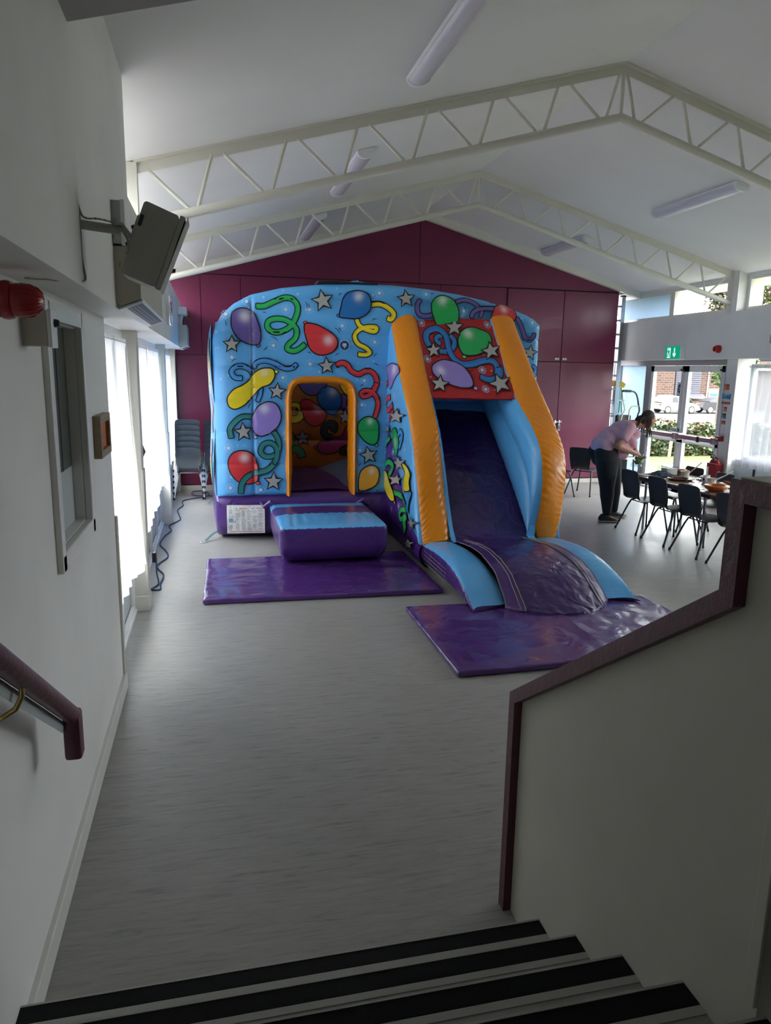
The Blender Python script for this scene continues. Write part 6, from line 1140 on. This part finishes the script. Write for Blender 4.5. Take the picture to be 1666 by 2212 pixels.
cap(tsh, (6.44, 10.27, 1.40), (6.26, 10.25, 1.10), .10, .11, 18); cap(tsh, (6.42, 10.16, 1.40), (6.26, 10.14, 1.12), .09, .09, 18)
# drape towards the belly and hem
cap(tsh, (6.15, 10.12, 1.09), (6.25, 10.12, 1.06), .08, .07); cap(tsh, (6.15, 10.32, 1.09), (6.25, 10.32, 1.06), .08, .07)
tso = remesh(tsh, .014, 't_shirt', 'shirt_lilac', pw, 5)
L = WL[pw]
for v in tso.data.vertices:
    p = v.co+L; d = p-Vector((6.1, 10.2, 1.2)); a = p.y*26+p.x*9+p.z*7
    v.co += v.normal*(.006*math.sin(a+3*noise.noise(p*4))+.010*noise.noise(p*9))
part('shirt_print', M().tube([(5.90, 10.03-.035, 1.33), (5.94, 10.0-.035, 1.30), (5.97, 9.985-.03, 1.27)], [.01, .014, .008], 6), 'shirt_print', pw)
part('sleeve_opening', M().tube([SHn.lerp(ELn, .60)+Vector((.087*math.cos(t*PI/10)*.72, -.004+.087*math.sin(t*PI/10), -.087*math.cos(t*PI/10)*.62)) for t in range(21)], .007, 6), 'shirt_lilac', pw)
# trousers
tr_ = M()
for c, r_ in (((5.94, 10.12, 1.10), (.19, .15, .15)), ((5.94, 10.33, 1.10), (.19, .15, .15)), ((5.97, 10.22, 1.14), (.19, .23, .12)), ((6.03, 10.22, 1.02), (.17, .20, .13))): tr_.ell(c, r_, n=24, m=14)
def leg(hp_, kn, an, r0, r1, r2, r3):
    cap(tr_, hp_, hp_.lerp(kn, .5), r0, (r0+r1)/2*1.02, 20); cap(tr_, hp_.lerp(kn, .45), kn, (r0+r1)/2*1.03, r1, 20); cap(tr_, kn, kn.lerp(an, .35), r1, r2, 18); cap(tr_, kn.lerp(an, .3), an, r2, r3, 18)
leg(Vector((5.955, 10.10, .98)), Vector((5.985, 10.10, .56)), Vector((6.015, 10.10, .17)), .185, .115, .108, .070)
leg(Vector((6.15, 10.35, .98)), Vector((6.27, 10.38, .56)), Vector((6.315, 10.40, .15)), .170, .112, .105, .068)
cap(tr_, (5.98, 10.33, 1.02), (6.12, 10.35, .95), .17, .17)
remesh(tr_, .014, 'trousers', 'jeans_black', pw, 4)
# shoes
for bx_, by, rz in ((5.99, 10.09, -.22), (6.30, 10.405, -.12)):
    Rm = Matrix.Translation((bx_, by, 0)) @ Matrix.Rotation(rz, 4, 'Z')
    prof = [(-.095, .040, .0), (-.05, .050, .004), (.03, .050, .002), (.11, .058, .0), (.18, .050, .004), (.225, .030, .012), (.245, .010, .02)]
    m = M(); n = 18; vs = []
    pr = spline([(a, b, c) for a, b, c in [(-.115, .012, .02)]+prof], 4)
    for q in pr:
        for j in range(n): a = 2*PI*j/n; vs.append(Rm @ Vector((q.x, q.y*math.cos(a), .022+q.z+.022*math.sin(a))))
    k = len(pr); m.add(vs, [(i*n+j, i*n+(j+1) % n, (i+1)*n+(j+1) % n, (i+1)*n+j) for i in range(k-1) for j in range(n)]+[tuple(range(n))[::-1], tuple((k-1)*n+j for j in range(n))])
    sh = part('shoe', M(), 'shoe_black', pw) if False else None
    u_ = M()
    us = spline([(-.105, .030, .09), (-.07, .046, .135), (-.02, .047, .14), (.04, .048, .115), (.10, .052, .085), (.17, .046, .065), (.225, .026, .048), (.240, .008, .038)], 4); vs = []
    for q in us:
        for j in range(n): a = 2*PI*j/n; vs.append(Rm @ Vector((q.x, q.y*math.cos(a), .030+(q.z-.030)*max(0, math.sin(a))**.7 if math.sin(a) > 0 else .030)))
    k2 = len(us); u_.add(vs, [(i*n+j, i*n+(j+1) % n, (i+1)*n+(j+1) % n, (i+1)*n+j) for i in range(k2-1) for j in range(n)]+[tuple(range(n))[::-1], tuple((k2-1)*n+j for j in range(n))])
    so = part('shoe', u_, 'shoe_black', pw); part('sole', m, 'shoe_sole', so, label='tan rubber sole')
    lc = M()
    for i in range(4): x = .02+.03*i; lc.tube([Rm @ Vector((x-.008, -.026, .128-.4*x)), Rm @ Vector((x, 0, .146-.42*x)), Rm @ Vector((x+.008, .026, .128-.4*x))], .0035, 5)
    part('laces', lc, 'eye_dark', so)
# hair: cap over the skull plus hanging locks
hm = M(); hm.ell(HC+HR @ Vector((-.040, 0, .036)), (.106, .102, .112), rot=HR, n=28, m=18)
hm.ell(HC+HR @ Vector((-.075, 0, -.045)), (.060, .085, .10), rot=HR)
hair = remesh(hm, .010, 'hair', 'hair_brown', pw, 2)
m = M(); rnd_ = random.Random(4)
def lock(a, b, c, r):
    pts = spline([a, b, c], 6); k = len(pts); m.tube(pts, [r*(1-.75*(i/(k-1))**2) for i in range(k)], 7, ry=None)
for s in (-1, 1):
    for k in range(15):
        if (s < 0 and k < 10) or (s > 0 and 7 < k < 10): continue
        t = k/14; a = HC+HR @ Vector((.075-.15*t, s*(.066+.022*math.sin(PI*t)), .035-.02*t)); 
        ln = .20+.07*rnd_.random() if k < 4 or k > 10 else .15+.05*rnd_.random()
        dx = .055*(1-t)-.06*t; b = a+Vector((dx*.4+.01, s*.022, -ln*.5)); c = a+Vector((dx+.02*rnd_.uniform(-1, 1), s*.012+.012*rnd_.uniform(-1, 1), -ln)); 
        if 4 <= k <= 7 : c += Vector((-.05, s*.01, .05)); b += Vector((-.04, s*.01, .02))
        lock(a, b, c, .017)
for k in range(9): t = k/8-.5; a = HC+HR @ Vector((-.11, t*.14, -.01)); lock(a, a+Vector((-.07, 0, -.035)), a+Vector((-.10-.03*rnd_.random(), t*.05, -.13-.04*rnd_.random())), .020)
o_ = part('hair_locks', m, 'hair_brown', pw)
o_['kind'] = 'stuff'
part('necklace', M().ell((6.405, 10.16, 1.455), (.012, .006, .014)), 'brown_glaze', pw)
# salad packet in her hands
sp_ = thing('salad_bag', 'clear bag of green salad held in the woman\'s hands', 'bag', (6.50, 10.1, .92))
m = M(); m.grid(lambda u, v: Vector((6.40+.20*u+.03*math.sin(6*v), 10.05+.10*math.sin(PI*u)*math.cos(4*v)*.5+.08*v, 1.08-.20*v+.02*noise.noise((u*6, v*6, 1)))), 16, 16).grid(lambda u, v: Vector((6.40+.20*u+.03*math.sin(6*v), 10.05-.10*math.sin(PI*u)*.6+.08*v, 1.08-.20*v+.03*noise.noise((u*6, v*6, 5)))), 16, 16)
part('film', m, 'bag_plastic', sp_)
m = M()
for k in range(26): c = (6.44+.14*rnd_.random(), 10.06+.08*rnd_.random(), .94+.09*rnd_.random()); m.ell(c, (.03, .012, .018), rot=Matrix.Rotation(rnd_.random()*3, 3, 'Y'), n=8, m=5)
part('leaves', m, 'leaf_salad', sp_)['kind'] = 'stuff'
# ------------------------------------------------------------------ what is outside the windows
rng = random.Random(11)
def ground(n, pts, mt_):
    struct(n, M().add(pts, [tuple(range(len(pts)))]), mt_, smooth=False)
ground('ground_lawn', [(9.1, -30, -.15), (80, -30, -.15), (80, 21.6, -.15), (9.1, 21.6, -.15)], 'grass')
ground('ground_field', [(9.1, 21.6, -.15), (80, 21.6, -.15), (80, 50.5, -1.2), (9.1, 50.5, -1.2)], 'verge_grass')
ground('ground_path', [(9.1, 50.5, -1.2), (90, 50.5, -1.2), (90, 57.6, -1.2), (9.1, 57.6, -1.2)], 'path_paving')
ground('ground_verge', [(9.1, 57.6, -1.2), (90, 57.6, -1.2), (90, 60.0, -1.2), (9.1, 60.0, -1.2)], 'verge_grass')
ground('ground_road', [(9.1, 60, -1.21), (120, 60, -1.21), (120, 120, -1.21), (9.1, 120, -1.21)], 'asphalt')
ground('ground_terrace', [(-60, -40, -.12), (-1.15, -40, -.12), (-1.15, 80, -.12), (-60, 80, -.12)], 'path_paving')
def leaves(m, c, r, n, s, mi=0, shell=.55, box=None):
    for _ in range(n):
        if box: p = Vector([rng.uniform(a, b) for a, b in box]); 
        else:
            while True:
                d = Vector((rng.gauss(0, 1), rng.gauss(0, 1), rng.gauss(0, 1))).normalized(); k = shell+(1-shell)*rng.random()
                break
            nz = .78+.35*noise.noise(d*2.1+Vector(c)); p = Vector((c[0]+d.x*r[0]*k*nz, c[1]+d.y*r[1]*k*nz, c[2]+d.z*r[2]*k*nz))
        a = Vector((rng.gauss(0, 1), rng.gauss(0, 1), rng.gauss(0, .6))).normalized(); b = a.cross(Vector((rng.gauss(0, 1), rng.gauss(0, 1), rng.gauss(0, 1)))).normalized(); q = s*rng.uniform(.6, 1.3)
        m.add([p-a*q, p-b*q*.55, p+a*q, p+b*q*.55], [(0, 1, 2, 3)], mi if isinstance(mi, int) else rng.choice(mi))
# clipped hedge behind the lawn, in two runs that a trunk separates
for xa, xb, zt_, lb_ in ((10.2, 14.15, .86, 'leafy hedge beyond the lawn seen through the left glass door'), (14.2, 19.2, .74, 'leafy hedge beyond the lawn seen through the right glass door')):
    h = thing('hedge', lb_, 'hedge', ((xa+xb)/2, 20.3, -.15), group='hedges beyond the lawn')
    m = M(); m.box(xa+.1, xb-.1, 19.9, 20.9, -.15, zt_-.15); part('stems', m, 'leaf_green', h, smooth=False)
    m = M(); leaves(m, 0, 0, 5200, .075, [0, 0, 0, 1], box=((xa, xb), (19.62, 19.95), (-.12, zt_))); leaves(m, 0, 0, 2000, .075, [0, 1, 1], box=((xa, xb), (19.7, 21.0), (zt_-.14, zt_+.06)))
    part('foliage', m, ['leaf_green', 'leaf_autumn'], h, smooth=False)
solo('tree_stake', M().tube([(13.55, 19.45, -.15), (13.6, 19.45, .55)], .05, 8), 'oak', 'pale stem in front of the hedge beyond the right glass door', 'stake')
def tree(x, y, zc, r, n, s, mats_, label, th, mi=[0, 0, 1]):
    t = thing('tree', label, 'tree', (x, y, -1.1), group='trees outside')
    part('trunk', M().tube([(x, y, -1.2), (x+.1, y, zc*.5), (x, y, zc)], [th, th*.8, th*.4], 8), 'bark', t); m = M(); leaves(m, (x, y, zc), r, n, s, mi); part('foliage', m, mats_, t, smooth=False)
tree(31.9, 40, 2.9, (1.9, 1.6, 1.7), 2200, .15, ['leaf_bright', 'leaf_green'], 'bright green tree at the right of the glass doors before the brick house', .12)
tree(32.3, 41.5, 8.0, (2.3, 2.0, 2.6), 2600, .16, ['leaf_autumn', 'leaf_green'], 'autumn tree seen in the high window left of the pillar', .2)
tree(36.5, 42, 8.2, (3.0, 2.4, 3.0), 3000, .17, ['leaf_autumn', 'leaf_bright'], 'autumn tree seen in the high window right of the pillar', .2)
solo('drain_pipe', M().tube([(9.32, 11.22, -.1), (9.32, 11.22, 4.3)], .05, 10), 'slate_hang', 'dark drain pipe outside the high window right of the pillar', 'pipe')
# houses
hs = thing('house', 'brick house with slate-hung bay and white window beyond the glass doors', 'house', (47, 70, -1.2))
K = .971
def hx(x): return x*K
part('wall', M().box(hx(44.0), hx(47.35), 66.2, 80, -1.2, 6.5), 'brick', hs, smooth=False); part('wall', M().box(hx(47.35), hx(48.6), 68.3, 80, -1.2, 4.0), 'brick', hs, smooth=False); part('wall', M().box(hx(51.0), 62, 68, 80, -1.2, 6.0), 'brick', hs, smooth=False)
part('lower_wall', M().box(hx(48.6), hx(51.2), 68.4, 80, -1.2, .4), 'brick', hs, smooth=False)
bay_ = M(); bay_.box(hx(48.3), hx(51.4), 67.4, 80, .35, 6.0); 
for k in range(24): z = .35+.22*k; bay_.prism([(67.32, z), (67.4, z), (67.4, z+.22), (67.38, z+.22)], 'x', hx(48.3), hx(51.4))
part('slate_bay', bay_, 'slate_hang', hs, smooth=False); part('porch_roof', M().prism([(66.6, .0), (67.5, .0), (67.5, .45)], 'x', hx(48.9), hx(51.9)), 'slate_hang', hs, smooth=False)
part('fascia', M().box(hx(47.35), hx(48.4), 68.1, 68.35, 2.75, 3.0), 'upvc_white', hs, smooth=False); part('fascia', M().box(hx(51.4), 62, 67.8, 68.0, 3.0, 3.25), 'upvc_white', hs, smooth=False)
part('door', M().box(hx(47.75), hx(48.55), 68.2, 68.32, -1.0, .5), 'brown_door', hs, smooth=False); part('door_canopy', M().box(hx(47.7), hx(48.6), 67.9, 68.3, .5, .75), 'plate_white', hs, smooth=False)
part('door', M().box(hx(50.0), hx(50.5), 68.3, 68.42, -1.0, .3), 'brown_door', hs, smooth=False)
part('down_pipe', M().tube([(hx(52.75), 67.9, 3.0), (hx(52.68), 67.9, -1.1)], .07, 8), 'upvc_white', hs)
wn = part('window', M().box(hx(53.0), hx(54.2), 67.9, 68.02, -.6, .62), 'upvc_white', hs, smooth=False); part('pane', M().box(hx(53.12), hx(54.08), 67.88, 67.9, .22, .52), 'window_blue', wn, smooth=False); part('pane', M().box(hx(53.12), hx(54.08), 67.88, 67.9, -.5, .12), 'window_blue', wn, smooth=False)
part('window_head', M().box(hx(52.95), hx(54.25), 67.9, 68.0, .62, .95), 'plate_white', hs, smooth=False)
for x, y, r_, lb_ in ((40.4, 62.8, .75, 'round dark green bush behind the white car'), (46.4, 64.2, .7, 'dark green bush behind the black car')):
    b = thing('bush', lb_, 'bush', (x, y, -1.2), group='bushes by the brick house'); m = M(); leaves(m, (x, y, -.55), (r_*1.2, r_, r_*1.1), 1300, .10, 0, .3); part('foliage', m, 'leaf_green', b, smooth=False)
solo('blue_bin', M().box(39.55, 40.0, 60.4, 60.9, -1.2, -.55, ch=.05), 'bin_blue', 'small blue box standing left of the white car', 'box', smooth=False)
def car(name, x, y, body, label, prof, cabin, wins, L, plate_, lights):
    t = thing(name, label, 'car', (x+L/2, y+.9, -1.2), group=None); z0 = -1.2; hw = .92
    def shell(pr_, w0, w1, m):
        n = len(pr_); zs = [p[1] for p in pr_]; zm, zM = min(zs), max(zs); vs = []
        for sy_ in (-1, 1):
            for a, b in pr_: k = (b-zm)/(zM-zm); vs.append((x+a, y+hw+sy_*(w0+(w1-w0)*k**1.5), z0+b))
        m.add(vs, [tuple(range(n)), tuple(range(n, 2*n))[::-1]]+[(i, n+i, n+(i+1) % n, (i+1) % n) for i in range(n)]); return m
    P = [(p.x, p.z) for p in spline([(a, 0, b) for a, b in prof], 4, True)]
    part('body', shell(P, .90, .86, M()), body, t, ang=35)
    C = [(p.x, p.z) for p in spline([(a, 0, b) for a, b in cabin], 4, True)]
    part('cabin', shell(C, .86, .62, M()), body, t, ang=35)
    m = M()
    for w in wins:
        zm = min(q[1] for q in cabin); zM = max(q[1] for q in cabin); vs = [(x+a, y+hw-(.862+(.622-.862)*((b-zm)/(zM-zm))**1.5)-.012, z0+b) for a, b in w]; m.add(vs, [tuple(range(len(w)))])
    part('side_window', m, 'car_glass', t, smooth=False)
    (ra, rb), (rc, rd) = plate_[1]; m = M(); m.add([(x+ra-.02, y+hw-.62, z0+rb), (x+ra-.02, y+hw+.62, z0+rb), (x+rc-.02, y+hw+.5, z0+rd), (x+rc-.02, y+hw-.5, z0+rd)], [(0, 3, 2, 1)]); part('rear_window', m, 'car_glass', t, smooth=False)
    for wx in (.72, L-.80):
        w = part('wheel', M().lathe([(0, 0), (.33, 0), (.36, .03), (.36, .19), (.33, .22), (0, .22)], 28, mtx=Matrix.Rotation(PI/2, 4, 'X'), ctr=(x+wx, y+.24, z0+.36)), 'tyre', t)
        part('hub', M().lathe([(0, -.01), (.22, -.01), (.24, .02), (.24, .05)], 24, mtx=Matrix.Rotation(PI/2, 4, 'X'), ctr=(x+wx, y+.05, z0+.36)), 'aluminium', w)
        w = part('wheel', M().lathe([(0, 0), (.36, 0), (.36, .2), (0, .2)], 20, mtx=Matrix.Rotation(PI/2, 4, 'X'), ctr=(x+wx, y+1.8, z0+.36)), 'tyre', t)
    part('number_plate', M().box(x-.05+plate_[0], x+plate_[0], y+.65, y+1.2, z0+plate_[2], z0+plate_[2]+.13), 'plate_yellow', t, smooth=False)
    for yy in (.12, 1.5): part('tail_light', M().box(x-.04+lights[0], x+.12+lights[0], y+yy, y+yy+.26, z0+lights[1], z0+lights[1]+.18, ch=.02), 'tail_red', t, smooth=False)
    return t
car('small_car', 40.75, 60.3, 'car_white', 'small white hatchback parked beyond the hedge, centre of the glass doors', [(.0, .35), (.0, .75), (.15, 1.0), (1.6, 1.02), (3.1, 1.0), (3.75, .88), (4.05, .65), (4.05, .3), (2, .26)], [(.12, .98), (.42, 1.5), (.75, 1.66), (1.6, 1.68), (2.2, 1.5), (2.9, 1.02)], [[(1.15, 1.04), (1.25, 1.5), (1.75, 1.54), (1.8, 1.04)], [(1.88, 1.04), (1.84, 1.53), (2.15, 1.42), (2.65, 1.04)]], 4.05, (0, ((.12, 1.08), (.36, 1.45)), .75), (.0, .75))
car('saloon_car', 45.55, 60.6, 'car_black', 'black saloon car parked at the right behind the door frame', [(.0, .4), (.0, .95), (.2, 1.08), (1.6, 1.05), (3.5, 1.0), (4.6, .9), (5.1, .65), (5.1, .3), (2.5, .28)], [(.7, 1.04), (1.5, 1.5), (2.2, 1.58), (3.0, 1.5), (3.9, 1.02)], [[(1.5, 1.08), (1.7, 1.42), (2.3, 1.48), (2.35, 1.08)], [(2.45, 1.08), (2.42, 1.48), (2.9, 1.42), (3.5, 1.08)]], 5.1, (0, ((.78, 1.1), (1.48, 1.48)), .8), (.0, .82))
# ------------------------------------------------------------------ camera, daylight, scale
cam = bpy.data.objects.new('camera', bpy.data.cameras.new('camera')); COL.objects.link(cam)
yaw, pitch, roll, fpx = .234325, .1935706, .0177323, 1557.7
cy, sy, cp_, sp = math.cos(yaw), math.sin(yaw), math.cos(pitch), math.sin(pitch)
fw = Vector((sy*cp_, cy*cp_, -sp)); r = Vector((cy, -sy, 0)); u = r.cross(fw); r2 = r*math.cos(roll)+u*math.sin(roll); u2 = u*math.cos(roll)-r*math.sin(roll)
mw = Matrix((r2, u2, -fw)).transposed().to_4x4(); mw.translation = Vector((0, 0, 2.3)); cam.matrix_world = mw
cam.data.sensor_fit = 'VERTICAL'; cam.data.sensor_height = 24; cam.data.lens = 24*fpx/2212; cam.data.clip_start = .05; cam.data.clip_end = 500
SC.camera = cam
w = bpy.data.worlds.new('world'); SC.world = w; w.use_nodes = True; t = w.node_tree; bg = t.nodes['Background']
# overcast sky: brighter overhead than at the horizon
tc = t.nodes.new('ShaderNodeTexCoord'); sx = t.nodes.new('ShaderNodeSeparateXYZ'); t.links.new(tc.outputs['Generated'], sx.inputs[0])
rp = ramp(t, [(0.0, (.26, .26, .25)), (.48, (.36, .36, .36)), (.53, (.60, .61, .64)), (1.0, (1.72, 1.67, 1.70))])
ma = t.nodes.new('ShaderNodeMath'); ma.operation = 'MULTIPLY_ADD'; ma.inputs[1].default_value = .5; ma.inputs[2].default_value = .5
t.links.new(sx.outputs[2], ma.inputs[0]); t.links.new(ma.outputs[0], rp.inputs[0]); t.links.new(rp.outputs[0], bg.inputs[0]); bg.inputs[1].default_value = SKY
vs = SC.view_settings; vs.view_transform = 'Standard'; vs.look = 'None'; vs.gamma = 1; vs.exposure = EXPO; vs.use_curve_mapping = False
def portal(name, loc, sx_, sy_, rot):
    l = bpy.data.lights.new(name, 'AREA'); l.shape = 'RECTANGLE'; l.size = sx_; l.size_y = sy_; l.cycles.is_portal = True
    o = bpy.data.objects.new(name, l); COL.objects.link(o); o.location = loc; o.rotation_euler = rot
for i, (y0, y1, z0, z1) in enumerate(((5.2, 6.95, .5, 2.6), (7.12, 10.93, .5, 2.6), (11.1, 13.9, .5, 2.6), (5.2, 14.1, 3.36, 4.0))):
    portal('portal', (-1.15, (y0+y1)/2, (z0+z1)/2), z1-z0, y1-y0, (0, -PI/2, 0))
for i, (y0, y1, z0, z1) in enumerate(((11.2, 14.8, .1, 2.5), (7.2, 10.8, .9, 2.5), (4.1, 6.95, .9, 2.5), (4.1, 14.8, 3.4, 4.0))):
    portal('portal', (9.2, (y0+y1)/2, (z0+z1)/2), z1-z0, y1-y0, (0, PI/2, 0))
# bring the working units to metres
seen = set()
for o in bpy.data.objects:
    o.location = o.location*S_FINAL
    if o.type == 'MESH' and o.data.name not in seen:
        seen.add(o.data.name); o.data.transform(Matrix.Scale(S_FINAL, 4)); o.data.update()
    elif o.type == 'LIGHT' and o.data.type == 'AREA': o.data.size *= S_FINAL; o.data.size_y *= S_FINAL
